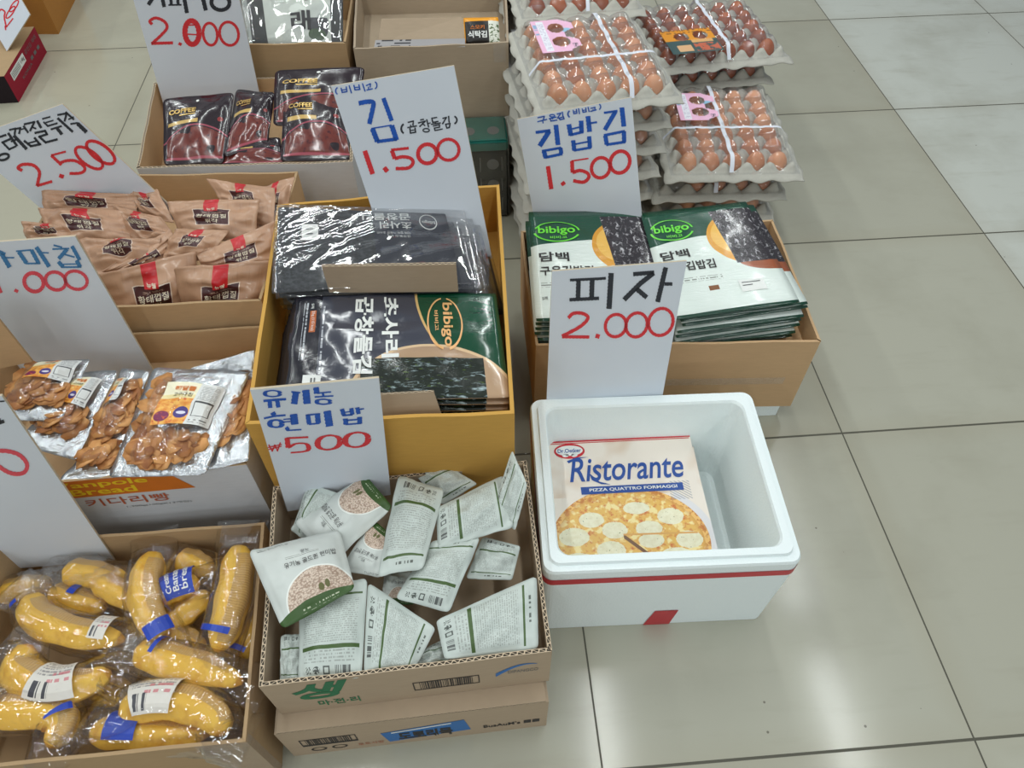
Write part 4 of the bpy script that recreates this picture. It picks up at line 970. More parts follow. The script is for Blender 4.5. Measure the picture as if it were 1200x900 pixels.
def banana(label, px, z, r, seed, blue=None, white=None, text=None, bag=True, cap=None):
    zs = z if isinstance(z, (list, tuple)) else [z] * len(px); r *= .90
    pts = [at(a[0], a[1], h) for a, h in zip(px, zs)]; path = spline(pts, 22); n = len(path)
    root = thing('banana_bread', label, 'bread', (sum(path, Vector()) / n)[:], 'bagged banana breads')
    rad = [r * (max(.02, 1 - abs(2 * i / (n - 1) - 1) ** 3.6) ** .42) * (1.06 - .30 * (i / (n - 1)) ** 3) * (1 + .05 * math.sin(i * .9 + seed)) for i in range(n)]
    up = Vector((0, .25, 1)).normalized()
    tube_mesh(path, rad, 25, .95, up, lobes=.07).build('bread', 'bread', root)
    ax = (path[-1] - path[0]).normalized(); e0 = path[0] - ax * r * 1.1; e1 = path[-1] + ax * r * 1.1
    bp = [e0 - ax * r * .7, e0 - ax * r * .3, e0] + path + [e1, e1 + ax * r * .3, e1 + ax * r * .7]; m = len(bp)
    rr = random.Random(seed)
    if bag:
        mb = MB(); vs = []; uv = []; fs = []; sg = 44
        nn = Vector((0, 0, 1))
        for i, p in enumerate(bp):
            t = (bp[min(i + 1, m - 1)] - bp[max(i - 1, 0)]).normalized(); s = t.cross(up).normalized(); w = s.cross(t)
            f = min(1, min(i, m - 1 - i) / 5.0); hw = r * (1.22 + .28 * (1 - f)); hh = r * (.04 + 1.06 * f ** .7)
            for k in range(sg + 1):
                a = 6.28318 * k / sg; q = p + s * math.cos(a) * hw + w * math.sin(a) * hh
                ua = i / (m - 1); d = mnoise.noise(q * 16 + Vector((seed * 5.1, 0, 0))) * .0030 + max(0, 1 - abs(mnoise.noise(Vector((ua * 1.5 + math.sin(a) * .4, math.cos(a) * 3.2, math.sin(a) * 3.2 + seed * 2.2)))) * 5) * .0028
                q = q + (s * math.cos(a) + w * math.sin(a)) * (d + .0022); vs.append(q); uv.append((i / (m - 1), k / sg))
        for i in range(m - 1):
            for k in range(sg): fs.append((i * (sg + 1) + k, i * (sg + 1) + k + 1, (i + 1) * (sg + 1) + k + 1, (i + 1) * (sg + 1) + k))
        mb.add(vs, fs, uv, 0, True); mb.build('film_bag', 'film', root)
    def surf(u, v, off=0):      # on the bag, u along the bread, v across seen from above
        i = u * (n - 1); k = min(int(i), n - 2); p = path[k].lerp(path[k + 1], i - k); t = (path[k + 1] - path[k]).normalized(); s = t.cross(up).normalized(); w = s.cross(t)
        a = math.pi * v; rr_ = r * 1.18 + .0035 + off; return p + s * math.cos(a) * rr_ + w * math.sin(a) * rr_
    if blue:
        for bq in (blue if isinstance(blue[0], tuple) else (blue,)):
            m2 = MB(); drect(m2, surf, bq, 0, 0, 6, 6); lb = m2.build('blue_label', 'label_blue', root)
            if text:
                t2 = MB(); us, vs_ = bq[2] - bq[0], bq[3] - bq[1]
                sf = lambda u, v, off=0: surf(bq[0] + us * v, bq[1] + vs_ * u, off)
                for j, tx in enumerate(text): dtext(t2, tx, sf, (.14, .12 + j * .27, .86, .32 + j * .27), bold=.01, off=.0008)
                t2.build('label_lettering', 'white_ink', lb)
    if white:
        m2 = MB(); drect(m2, surf, white, 0, 0.0003, 6, 6); lb = m2.build('price_label', 'label_white', root)
    if cap:
        u, s_ = cap; m2 = MB(); drect(m2, surf, (u, .12, u + s_, .88), 0, .001, 4, 8); m2.build('blue_band', 'label_blue', root)
BN = [
 ('banana bread deep at the front left corner under the others', [(-10, 806), (20, 808), (60, 812)], .140, .022, {}),
 ('banana bread buried in the lower middle of the carton', [(100, 800), (125, 806), (165, 822)], .142, .022, {}),
 ('banana bread buried at the centre under the upright one', [(198, 742), (215, 750), (240, 762)], .145, .022, {}),
 ('banana bread at the left wall, mostly covered', [(-2, 700), (25, 690), (62, 684)], .150, .022, {}),
 ('banana bread tucked behind the left top one', [(60, 692), (88, 704), (125, 712)], .150, .022, dict(blue=(.45, .45, .58, .75))),
 ('banana bread at the back middle right of the upright one', [(208, 655), (228, 660), (250, 670)], .158, .022, {}),
 ('banana bread slanting below the blue label at the centre', [(196, 732), (220, 716), (246, 694)], .156, .022, {}),
 ('banana bread pressed against the right wall of the carton', [(280, 770), (291, 748), (303, 712)], .152, .022, dict(blue=(.05, .3, .2, .8))),
 ('banana bread at the back left with its rounded end toward the camera', [(76, 672), (100, 672), (150, 680)], .162, .024, {}),
 ('banana bread just left of the upright one with a pale tip', [(112, 678), (136, 692), (165, 712)], .165, .022, {}),
 ('banana bread along the front wall with a blue printed band', [(106, 858), (142, 859), (190, 860), (246, 860)], .166, .024, dict(blue=(.24, .25, .52, .8))),
 ('banana bread carrying a square blue label with white lettering', [(186, 700), (208, 690), (234, 682)], .176, .023, dict(blue=(.22, .12, .95, .9), text=('Cream in', 'Banana', 'bread'))),
 ('long banana bread on the upper left with barcode at its right end', [(36, 698), (46, 724), (90, 742), (146, 750)], .182, .026, dict(white=(.82, .30, .93, .8), blue=(.10, .18, .15, .36))),
 ('banana bread lying across the middle right with a blue strap', [(160, 762), (190, 772), (232, 782), (284, 800)], .184, .026, dict(blue=(.26, .40, .31, .95))),
 ('curved banana bread on the left with white price label', [(36, 756), (22, 784), (58, 806), (98, 802), (130, 788)], .186, .027, dict(white=(.44, .15, .74, .85))),
 ('banana bread in the front left corner with bent right end', [(-30, 838), (10, 834), (62, 836), (72, 852), (56, 876)], .182, .026, dict(white=(.0, .2, .22, .9), blue=(.60, .35, .66, .75))),
 ('banana bread at the front right with large white label, stem end bent down', [(140, 838), (170, 826), (214, 824), (252, 840), (260, 862)], .184, .027, dict(white=(.18, .2, .48, .95))),
 ('upright banana bread in the back centre with creased film', [(182, 648), (171, 682), (174, 715), (192, 750)], [.175, .188, .19, .182], .027, dict(blue=(.86, .30, 1.0, .72))),
 ('long banana bread lying upright by the right wall of the carton', [(280, 640), (277, 682), (266, 728), (254, 764)], [.19, .198, .198, .188], .028, dict(blue=(.74, .2, .80, .72))),
]
for i, b in enumerate(BN): banana(b[0], b[1], b[2], b[3], 100 + i, **b[4])
# ------------------------------------------------------------------ green and white seaweed packs
def nori(g, p, sx, sy):
    x, y, z = g.sep(p); q = g.xyz(x * sx, y * sy, 0.0)
    n = g.noise(q, 1.0, 5, .72, .8); c = g.mix((26, 24, 30), (60, 54, 60), g.noise(q, .6, 2))
    return g.mix(c, (206, 204, 208), g.ramp(n, .55, .66))
def white_pack():
    g = G('green_white_seaweed_pack'); u, v = g.uv(); p = g.xyz(u, v, 0.0)
    edge = .34 + ((u - .10) * 3.6).sin() * -.035 + (u > .62) * 0.0
    col = g.mix((218, 230, 222), (228, 236, 230), g.noise(p, 4, 2))
    col = g.mix(col, (16, 74, 54), v < edge)
    bw = g.ell(u, v, .80, .36, .30, .25); col = g.mix(col, (222, 158, 52), bw); col = g.mix(col, (240, 190, 92), g.ell(u, v, .78, .34, .24, .19))
    fd = (v > (u - .5) * -.3 + .62) * g.ell(u, v, .98, .58, .30, .11); col = g.mix(col, (156, 84, 50), fd)
    nr = g.box(u + v * -.10, v, .60, .07, .985, .60); col = g.mix(col, nori(g, p, 24, 19), nr)
    tx = lines(g, u, v, 46, .45, 50) * g.box(u, v, .06, .68, .50, .72); col = g.mix(col, (140, 146, 138), tx)
    col = g.mix(col, (14, 66, 48), (v > .975).mx(v < .02))
    col = g.mix(col, (128, 78, 40), g.box(u, v, .36, .77, .44, .81))
    h = g.noise(g.xyz(u * 3.0, v * 14.0, 0.0), 2.0, 3, .6, 1.0); g.bump(h, .22, .004)
    return g.fin(col, .22, spec=.55, coat=.4)
MAT['white_pack'] = white_pack(); 
def pack_side(name, a, b):
    g = G(name); p = g.pos(); return g.fin(g.mix(a, b, g.noise(p, 60, 2) > .5), .3, spec=.5)
MAT['white_back'] = plain('pack_white_edge', (206, 214, 208), .3)
def seaweed_pack(label, Q, group, seed, matname, art=None, bulge=.0045, wr=.0018, cat='seaweed pack'):
    mb, P = pouch_mesh(Q, bulge, seed, wr, .015, .03, .3, 16 if matname != 'dark_pack' else 30, .4, 0, .0008, 12, (.0022, 1.1, 5.0) if matname == 'dark_pack' else None)
    root = thing('seaweed_pack', label, cat, ((Q[0] + Q[2]) / 2)[:], group); mb.build('pack_film', matname, root)
    if art: art(root, P)
    return root
def bibigo(root, P, bx=(.03, .12, .42, .32)):
    u0, v0, u1, v1 = bx; cu, cv = (u0 + u1) / 2, (v0 + v1) / 2
    deco(root, 'oval_logo', ['lime_ink'], lambda m: (dring(m, P, cu, cv, (u1 - u0) / 2, (v1 - v0) / 2, .10, 0, .0012, 20, 175), dring(m, P, cu, cv, (u1 - u0) / 2, (v1 - v0) / 2, .10, 0, .0012, 200, 355),
        dtext(m, 'bibigo', P, (cu - (u1 - u0) * .40, cv - .055, cu + (u1 - u0) * .40, cv + .035), bold=.022, off=.0013), dtext(m, '비비고', P, (cu - .06, cv + .042, cu + .08, cv + .07), bold=.02, off=.0013)))
    deco(root, 'printed_name', ['black_ink'], lambda m: (dtext(m, '담백', P, (.06, .42, .30, .50), bold=.02, off=.0012), dtext(m, '구운김밥김', P, (.06, .54, .48, .62), bold=.02, off=.0012), dtext(m, '5매', P, (.06, .80, .10, .83), off=.0012)))
def sticker_white(r):
    def f(root, P):
        bibigo(root, P)
        deco(root, 'price_label', ['white_ink', 'grey_ink'], lambda m: (drect(m, P, r, 0, .0012, 3, 3), drect(m, P, (r[0] + .02, r[1] + .02, r[2] - .03, r[1] + .028), 1, .0016, 2, 1), drect(m, P, (r[0] + .02, r[1] + .045, r[0] + .10, r[1] + .053), 1, .0016, 2, 1)))
    return f
ORD = ['topmost', 'second from top', 'third from top', 'fourth from top', 'fifth from top', 'sixth from top', 'seventh from top', 'lowest']
rnd = random.Random(11)
def jitter(Q, dz, k, amt):
    dx, dy, a = rnd.uniform(-amt, amt), rnd.uniform(-amt, amt), rnd.uniform(-.02, .02); c = (Q[0] + Q[2]) / 2; M = Matrix.Rotation(a, 3, 'Z')
    return [c + M @ (p - c) + Vector((dx, dy, -dz * k)) for p in Q]
QL = quadz([(619, 248), (753, 247), (790, 374), (628, 377)], [.305, .305, .288, .288])
QR = quadz([(750, 250), (874, 236), (938, 354), (786, 375)], [.308, .312, .292, .292])
for k in range(7, -1, -1):
    q = QL if k == 0 else jitter(QL, .0125, k, .004)
    seaweed_pack(f'green and white seaweed pack, {ORD[k]} of the left stack in the brown carton', q, 'green and white seaweed packs, left stack', 200 + k, 'white_pack', bibigo if k == 0 else None)
for k in range(7, -1, -1):
    q = QR if k == 0 else jitter(QR, .0125, k, .007)
    if k == 1: q = [p + Vector((.022, .006, -.001)) for p in QR]; q = [p - Vector((0, 0, .0125)) for p in q]
    if k > 1: q = [p + Vector((.018, .002 - k * .0012, 0)) for p in q]
    seaweed_pack(f'green and white seaweed pack, {ORD[k]} of the right stack in the brown carton', q, 'green and white seaweed packs, right stack', 220 + k, 'white_pack', sticker_white((.60, .76, .80, .86)) if k == 0 else None)

# ------------------------------------------------------------------ dark seaweed packs in the mustard box
def dark_pack():
    g = G('dark_seaweed_pack'); u, v = g.uv(); p = g.xyz(u, v, 0.0)
    col = g.mix((58, 60, 72), (72, 74, 84), g.noise(p, 3, 2)); col = g.mix(col, (34, 34, 42), u < .14)
    a = (u - 1.02) * (1 / .385); b = (v - .05) * (1 / .72)
    gb = ((u - .60) * 1.0 - (v * v) * .33) > -.002; bd = (((u - .60) - (v * v) * .33).ab()) < .006
    col = g.mix(col, (12, 70, 46), gb); col = g.mix(col, (216, 178, 116), bd)
    col = g.mix(col, (222, 190, 150), g.ell(u, v, .66, 1.04, .385, .51)); col = g.mix(col, g.mix((206, 176, 144), (150, 116, 88), g.noise(p, 3, 2)), g.ell(u, v, .66, 1.04, .37, .485))
    x, y, z = g.sep(p); q = g.xyz(u * 13.0, v * 30.0, 0.0); n = g.noise(q, 1.0, 5, .72, .8)
    c = g.mix((18, 24, 24), (44, 52, 40), g.noise(q, .7, 2)); c = g.mix(c, (176, 196, 200), g.ramp(n, .56, .68)); c = g.mix(c, (96, 120, 40), g.ramp(g.noise(q, 1.6, 3), .62, .72) * .7)
    col = g.mix(col, c, g.box(u, v, .34, .66, .90, 1.0))
    col = g.mix(col, (190, 104, 58), g.box(u, v, .088, .19, .118, .40))
    tx = lines(g, v, u, 60, .42, 60) * g.box(u, v, .055, .10, .08, .66).mx(g.box(u, v, .145, .14, .165, .85)); col = g.mix(col, (190, 194, 200), tx * .8)
    h = g.noise(g.xyz(u * 5.0, v * 5.0, 0.0), 2.2, 3, .6, 1.0); g.bump(h, .16, .004)
    return g.fin(col, .16, spec=.6, coat=.5)
MAT['dark_pack'] = dark_pack()
def dark_art(root, P):
    deco(root, 'printed_name', ['white_ink'], lambda m: (dtext(m, '초사리', P, (.435, .06, .515, .66), rot=90, bold=.03, off=.0012), dtext(m, '곱창돌김', P, (.305, .06, .395, .80), rot=90, bold=.03, off=.0012)))
    def lg(m):
        dring(m, P, .735, .33, .085, .265, .10, 0, .0012, 100, 262); dring(m, P, .735, .33, .085, .265, .10, 0, .0012, 280, 440)
        dtext(m, 'bibigo', P, (.715, .12, .775, .56), rot=90, bold=.022, off=.0013); dtext(m, '비비고', P, (.685, .20, .705, .40), rot=90, bold=.02, off=.0013)
    deco(root, 'round_logo', ['peach_ink'], lg)
    deco(root, 'weight_lettering', ['white_ink'], lambda m: (dtext(m, '25g (115 kcal)', P, (.094, .20, .112, .39), rot=90, off=.0012), dtext(m, '5매', P, (.09, .12, .105, .17), rot=90, off=.0012)))
    deco(root, 'price_label', ['white_ink', 'grey_ink'], lambda m: (drect(m, P, (.085, .80, .165, .995), 0, .0012, 3, 3), drect(m, P, (.12, .83, .128, .93), 1, .0016, 1, 2), drect(m, P, (.135, .83, .142, .90), 1, .0016, 1, 2)))
QD = quadz([(346, 345), (581, 344), (598, 466), (330, 470)], [.408, .402, .400, .408])
for k in range(6, -1, -1):
    q = [p + Vector((-.006 * k * (1 if j in (0, 3) else .2), -.002 * k, -.0125 * k)) for j, p in enumerate(QD)]
    seaweed_pack(f'dark and green seaweed pack, {ORD[k]} of the front stack in the mustard box', q, 'dark seaweed packs in the mustard box', 240 + k, 'dark_pack', dark_art if k == 0 else None, .005, .0022)
def clear_pack():
    g = G('clear_wrapped_seaweed'); u, v = g.uv(); p = g.xyz(u, v, 0.0)
    x = g.noise(g.xyz(u * 30.0, v * 22.0, 0.0), 1.0, 4, .7)
    col = g.mix((44, 46, 48), (84, 88, 92), g.ramp(x, .42, .72)); col = g.mix(col, (48, 50, 62), u > .56); col = g.mix(col, (112, 46, 60), (g.noise(p, 7, 1) > .70) * (u > .56) * .6)
    return g.fin(col, .5, spec=.3)
MAT['clear_pack'] = clear_pack(); MAT['film_pack'] = film('seaweed_sleeve_film', lo=.13, hi=.75, rough=.07, wr=14, st=.14)
def clear_art(root, P):
    deco(root, 'printed_name', ['white_ink'], lambda m: (dtext(m, '초사리', P, (.60, .165, .785, .275), rot=180, bold=.02, off=.0012), dtext(m, '곱창돌김', P, (.50, .035, .785, .145), rot=180, bold=.02, off=.0012),
        dtext(m, 'bibigo', P, (.85, .13, .925, .19), rot=180, bold=.01, off=.0012), dring(m, P, .885, .16, .052, .115, .14, 0, .0012), dtext(m, '미역 향이 가득한 초사리', P, (.58, .31, .77, .345), rot=180, off=.0012), dtext(m, '곱창돌김 5매', P, (.64, .36, .77, .39), rot=180, off=.0012), dtext(m, '5매', P, (.44, .06, .475, .13), rot=180, off=.0012)))
    deco(root, 'price_label', ['white_ink', 'grey_ink'], lambda m: (drect(m, P, (.145, .22, .24, .42), 0, .0012, 3, 3), drect(m, P, (.17, .27, .21, .29), 1, .0016, 2, 1), drect(m, P, (.17, .33, .21, .35), 1, .0016, 2, 1)))
QC = quadz([(326, 243), (522, 250), (541, 330), (322, 343)], [.455, .452, .418, .420])
for k in range(6, -1, -1):
    q = [p + Vector((.012 * k * (1 if j in (1, 2) else .3), -.001 * k, -.013 * k)) for j, p in enumerate(QC)]
    r = seaweed_pack(f'clear wrapped dark seaweed pack, {ORD[k]} of the back stack in the mustard box', q, 'clear wrapped seaweed packs', 260 + k, 'clear_pack', clear_art if k == 0 else None, .004, .001)
    c_ = (q[0] + q[2]) / 2
    qs = [c_ + (p - c_) * 1.03 + Vector((0, 0, .0022)) for p in q]
    if k < 3: ex = (q[1] - q[0]).normalized() * .03; qs[1] = qs[1] + ex + Vector((0, 0, .006)); qs[2] = qs[2] + ex
    mb, _ = pouch_mesh(qs, .008, 300 + k, .0018, .01, .03, .3, 48 if k == 0 else 14, -.3, 0, .001, 9, (.0055, -.55, 7.0)); mb.build('clear_sleeve', 'film_pack', r)
# cardboard divider pieces
a, b = at(386, 343, .412), at(537, 342, .412); h = Vector((0, -.004, .062))
tag(slab(a + h, b + h + Vector((0, 0, .003)), b, a, .005).build('cardboard_divider', ['card_tan', 'rim_tan'], None, (a + b) / 2), 'torn tan cardboard divider standing between the clear packs and the dark packs', 'cardboard')
a, b = at(449, 489, .385), at(517, 485, .385)
tag(slab(a + Vector((0, .012, .04)), b + Vector((-.008, .012, .04)), b, a, .004).build('cardboard_divider', ['card_tan', 'rim_tan'], None, (a + b) / 2), 'small tan cardboard tab inside the front wall of the mustard box', 'cardboard')

# ------------------------------------------------------------------ things in the top cartons
q = quadz([(447, 22), (541, 20), (545, 50), (443, 50)], [.455, .455, .415, .415])
tag(slab(*q, .03).build('folded_cardboard', ['card_tan', 'card_tan'], None, q[3]), 'folded tan panel lying in the greyish open carton', 'cardboard')
q = quadz([(440, 47), (545, 45), (545, 55), (438, 57)], [.43, .43, .415, .415])
def flat_grey():
    g = G('grey_printed_pack'); u, v = g.uv(); return g.fin(g.mix((178, 176, 178), (64, 64, 70), lines(g, u, v, 3, .5, 10) * (u < .4)), .3)
MAT['grey_pack'] = flat_grey()
tag(slab(*q, .012).build('printed_packet', ['grey_pack', 'grey_pack'], None, q[3]), 'grey printed packet under the folded panel in the greyish carton', 'packet')
def snack():
    g = G('snack_pack_print'); u, v = g.uv(); p = g.xyz(u, v, 0.0)
    col = g.mix((236, 158, 28), (222, 224, 210), u > .70); col = g.mix(col, (236, 158, 28), v < .16)
    col = g.mix(col, (34, 30, 28), g.box(u, v, .03, .17, .70, 1.0)); col = g.mix(col, (92, 110, 70), (u > .72) * (v > .3) * (g.noise(p, 12, 3) > .55))
    return g.fin(col, .3, spec=.5)
MAT['snack'] = snack()
q = quadz([(543, 21), (584, 20), (586, 51), (545, 51)], [.455, .455, .415, .415]); mb, P = pouch_mesh(q, .008, 71, .001, .02, .05, .4, 12)
sn = thing('snack_pack', 'small orange and black snack pack in the corner of the greyish carton', 'snack', ((q[0] + q[2]) / 2)[:]); mb.build('pack_film', 'snack', sn)
deco(sn, 'printed_name', ['orange_ink', 'white_ink'], lambda m: (dtext(m, '스모키', P, (.18, .34, .58, .50), bold=.02, off=.0014), dtext(m, '식탁김', P, (.10, .56, .64, .82), bold=.03, mi=1, off=.0014)))
def jaerae():
    g = G('seaweed_bag_print'); u, v = g.uv(); p = g.xyz(u, v, 0.0)
    col = g.mix((40, 42, 42), (62, 62, 58), g.noise(p, 8, 2)); col = g.mix(col, (206, 212, 204), g.box(u, v, .22, -.1, .88, .99)); col = g.mix(col, (188, 196, 190), (u < .06))
    col = g.mix(col, (62, 62, 66), g.ell(u, v, .76, .80, .10, .16) * (v > .72)); col = g.mix(col, (70, 92, 60), g.ell(u, v, .74, .90, .09, .06))
    return g.fin(col, .4)
MAT['jaerae'] = jaerae()
q = quadz([(276, -40), (402, -46), (402, 52), (290, 54)], [.50, .50, .405, .405]); mb, P = pouch_mesh(q, .012, 77, .003, .02, .04, .4, 16)
jb = thing('seaweed_bag', 'pale printed seaweed bag in crinkled clear wrap standing in the kraft carton', 'seaweed pack', ((q[0] + q[2]) / 2)[:]); mb.build('pack_film', 'jaerae', jb)
deco(jb, 'printed_name', ['black_ink'], lambda m: (dtext(m, '재', P, (.46, .30, .66, .52), bold=.03, off=.0014), dtext(m, '래', P, (.48, .64, .68, .86), bold=.03, off=.0014)))
mb, _ = pouch_mesh([p + Vector((0, -.003, .004)) for p in q], .016, 78, .006, .02, .04, .4, 28, -.3, 0, .003, 18); mb.build('clear_wrap', 'film_pack', jb)
# shrink-wrapped teal and black multipack on the floor
tx0, tx1, ty0, ty1, tz = -.80, -.648, -1.03, -.92, .235
def teal():
    g = G('teal_black_multipack'); p = g.pos(); x, y, z = g.sep(p)
    col = g.mix((18, 92, 84), (30, 120, 108), g.noise(p, 30, 2)); return g.fin(col, .15, spec=.6, coat=.5)
MAT['teal'] = teal(); MAT['black_tray'] = plain('black_tray_plastic', (14, 14, 17), .25)
tp = thing('seaweed_multipack', 'teal topped black shrink-wrapped multipack on the floor by the egg stack', 'seaweed pack', ((tx0 + tx1) / 2, (ty0 + ty1) / 2, 0))
def bevelbox(x0, x1, y0, y1, z0, z1, b=.004):
    bm = bmesh.new(); bmesh.ops.create_cube(bm, size=1.0)
    for v in bm.verts: v.co = Vector(((x0 + x1) / 2 + v.co.x * (x1 - x0), (y0 + y1) / 2 + v.co.y * (y1 - y0), (z0 + z1) / 2 + v.co.z * (z1 - z0)))
    bmesh.ops.bevel(bm, geom=bm.edges[:], offset=b, segments=2, affect='EDGES')
    mb = MB(); bm.verts.index_update(); mb.add([v.co.copy() for v in bm.verts], [[v.index for v in f.verts] for f in bm.faces]); bm.free(); return mb
bevelbox(tx0, tx1, ty0, ty1, 0.0, tz - .03).build('black_trays', 'black_tray', tp)
bevelbox(tx0 - .001, tx1 + .001, ty0 - .001, ty1 + .001, tz - .03, tz).build('teal_top', 'teal', tp)
TF = face(Vector((tx0, ty0, tz - .03)), Vector((tx1, ty0, tz - .03)), Vector((tx1, ty0, 0)), Vector((tx0, ty0, 0)))
TT = face(Vector((tx0, ty1, tz)), Vector((tx1, ty1, tz)), Vector((tx1, ty0, tz)), Vector((tx0, ty0, tz)))
deco(tp, 'round_emblems', ['grey_ink'], lambda m: ([dell(m, TF, .30 + .45 * i, .18 + .30 * j, .10, .075, 0, .001) for i in range(2) for j in range(3)], [drect(m, TF, (.53 + .36 * i, .08 + .3 * j, .55 + .36 * i, .28 + .3 * j), 0, .001, 1, 1) for i in range(2) for j in range(3)], [dell(m, TT, .38 + .4 * i, .6, .10, .16, 0, .001) for i in range(2)]))
bevelbox(tx0 - .004, tx1 + .004, ty0 - .004, ty1 + .004, .001, tz + .003, .008).build('shrink_film', 'film_pack', tp)

# ------------------------------------------------------------------ egg trays
PITCH = .054; MX = .030
def tray_height(X_, Y_, nx, ny):
    W, H_ = nx * PITCH, ny * PITCH
    dx = max(0, -X_, X_ - W); dy = max(0, -Y_, Y_ - H_); d = math.hypot(dx, dy)
    xc, yc = min(max(X_, 0), W), min(max(Y_, 0), H_)
    a = .5 + .5 * math.cos(2 * math.pi * xc / PITCH); b = .5 + .5 * math.cos(2 * math.pi * yc / PITCH)
    h = .024 * (a * b) ** .8 - .031 * ((1 - a) * (1 - b)) ** .6
    f = max(0, 1 - d / .013)
    h = h * f if d > 0 else h
    if d > .020: h -= .005 * min(1, (d - .020) / .008)
    return h
def tray_mesh(nx, ny):
    k = 8; xs = [-MX, -.024, -.018, -.012, -.006] + [PITCH * nx * i / (nx * k) for i in range(nx * k + 1)] + [nx * PITCH + t for t in (.006, .012, .018, .024, MX)]
    ys = [-MX, -.024, -.018, -.012, -.006] + [PITCH * ny * i / (ny * k) for i in range(ny * k + 1)] + [ny * PITCH + t for t in (.006, .012, .018, .024, MX)]
    nX, nY = len(xs), len(ys); mb = MB(); vs = []; fs = []
    ox, oy = nx * PITCH / 2, ny * PITCH / 2
    for s in (0, 1):
        for y in ys:
            for x in xs:
                wv = .0025 * math.sin(x * 116.4 + 1.57) + .0025 * math.sin(y * 116.4 + 1.57) if (x < -.02 or y < -.02 or x > 2 * ox + .02 or y > 2 * oy + .02) else 0
                ex = .003 * math.sin(y * 90) if abs(x - ox) > ox + .028 else 0; ey = .003 * math.sin(x * 90) if abs(y - oy) > oy + .028 else 0
                vs.append(Vector((x - ox + ex, y - oy + ey, tray_height(x, y, nx, ny) + wv - s * .0022)))
    M = nX * nY
    for j in range(nY - 1):
        for i in range(nX - 1):
            q = j * nX + i; fs.append((q, q + 1, q + nX + 1, q + nX)); fs.append((M + q, M + q + nX, M + q + nX + 1, M + q + 1))
    for i in range(nX - 1):
        fs.append((i + 1, i, M + i, M + i + 1)); q = (nY - 1) * nX + i; fs.append((q, q + 1, M + q + 1, M + q))
    for j in range(nY - 1):
        q = j * nX; fs.append((q, q + nX, M + q + nX, M + q)); q = j * nX + nX - 1; fs.append((q + nX, q, M + q, M + q + nX))
    mb.add(vs, fs, None, 0, True); return mb
def pulp():
    g = G('grey_pulp'); p = g.pos(); n = g.noise(p, 180, 3); n2 = g.noise(p, 12, 3)
    g.bump(n, .35, .001); return g.fin(g.mix((172, 170, 160), (198, 196, 186), n * .5 + n2 * .5), .9, spec=.15)
MAT['pulp'] = pulp()
def shell(name, a, b, rough, coat):
    g = G(name); p = g.pos(); r = g.rnd(); n = g.noise(p, 40, 3)
    col = g.mix(a, b, r); d = g.mix(col, tuple(min(255, k * 1.12) for k in b), g.ramp(n, .5, .8) * .4); return g.fin(d, rough, spec=.45, coat=coat)
MAT['egg_brown'] = shell('brown_egg_shell', (186, 118, 82), (218, 156, 116), .42, .1)
MAT['egg_dark'] = shell('smoked_egg_shell', (134, 58, 18), (176, 86, 32), .25, .5)
def egg_proto(m):
    mb = MB(); vs = []; fs = []; n, k = 12, 20
    for i in range(n + 1):
        t = math.pi * i / n; z = .029 * math.cos(t); r = .0228 * math.sin(t) * (1 - .13 * math.cos(t))
        for j in range(k): a = 6.28318 * j / k; vs.append(Vector((r * math.cos(a), r * math.sin(a), z)))
    for i in range(n):
        for j in range(k): fs.append((i * k + j, (i + 1) * k + j, (i + 1) * k + (j + 1) % k, i * k + (j + 1) % k))
    mb.add(vs, fs, None, 0, True); return mb
def lid_mesh(nx, ny):
    k = 10; ox, oy = nx * PITCH / 2, ny * PITCH / 2
    E = .018; xs = [-E, -E * .5] + [PITCH * i / k for i in range(nx * k + 1)] + [nx * PITCH + E * .5, nx * PITCH + E]; ys = [-E, -E * .5] + [PITCH * i / k for i in range(ny * k + 1)] + [ny * PITCH + E * .5, ny * PITCH + E]
    mb = MB(); vs = []; fs = []
    for y in ys:
        for x in xs:
            out = max(-x, x - 2 * ox, -y, y - 2 * oy, 0)
            a = .5 - .5 * math.cos(2 * math.pi * min(max(x, 0), 2 * ox) / PITCH); b = .5 - .5 * math.cos(2 * math.pi * min(max(y, 0), 2 * oy) / PITCH)
            e = min(1, min(x, 2 * ox - x, y, 2 * oy - y) / .012) if out == 0 else 0
            z = .0035 + max(0, e) * (.027 + .011 * (a * b) ** .35); vs.append(Vector((x - ox, y - oy, z)))
    nX = len(xs)
    for j in range(len(ys) - 1):
        for i in range(nX - 1): q = j * nX + i; fs.append((q, q + 1, q + nX + 1, q + nX))
    mb.add(vs, fs, None, 0, True); return mb
MAT['strap'] = plain('white_strap', (222, 226, 236), .35)
def strap_mesh(axis, pos, half, half2, w):
    mb = MB(); vs = []; fs = []; N = 40
    for i in range(N + 1):
        t = -1 + 2 * i / N; s = t * (half + .018)
        z = .0395 + .0006 * math.sin(i * 2.0) - max(0, abs(s) - half + .006) * 1.25
        o = pos + .0012 * math.sin(i * .8)
        for e in (-w / 2, w / 2): vs.append(Vector((o + e, s, z)) if axis == 'y' else Vector((s, o + e, z + .001)))
    for i in range(N): fs.append((2 * i, 2 * i + 1, 2 * i + 3, 2 * i + 2))
    mb.add(vs, fs, None, 0, True); return mb
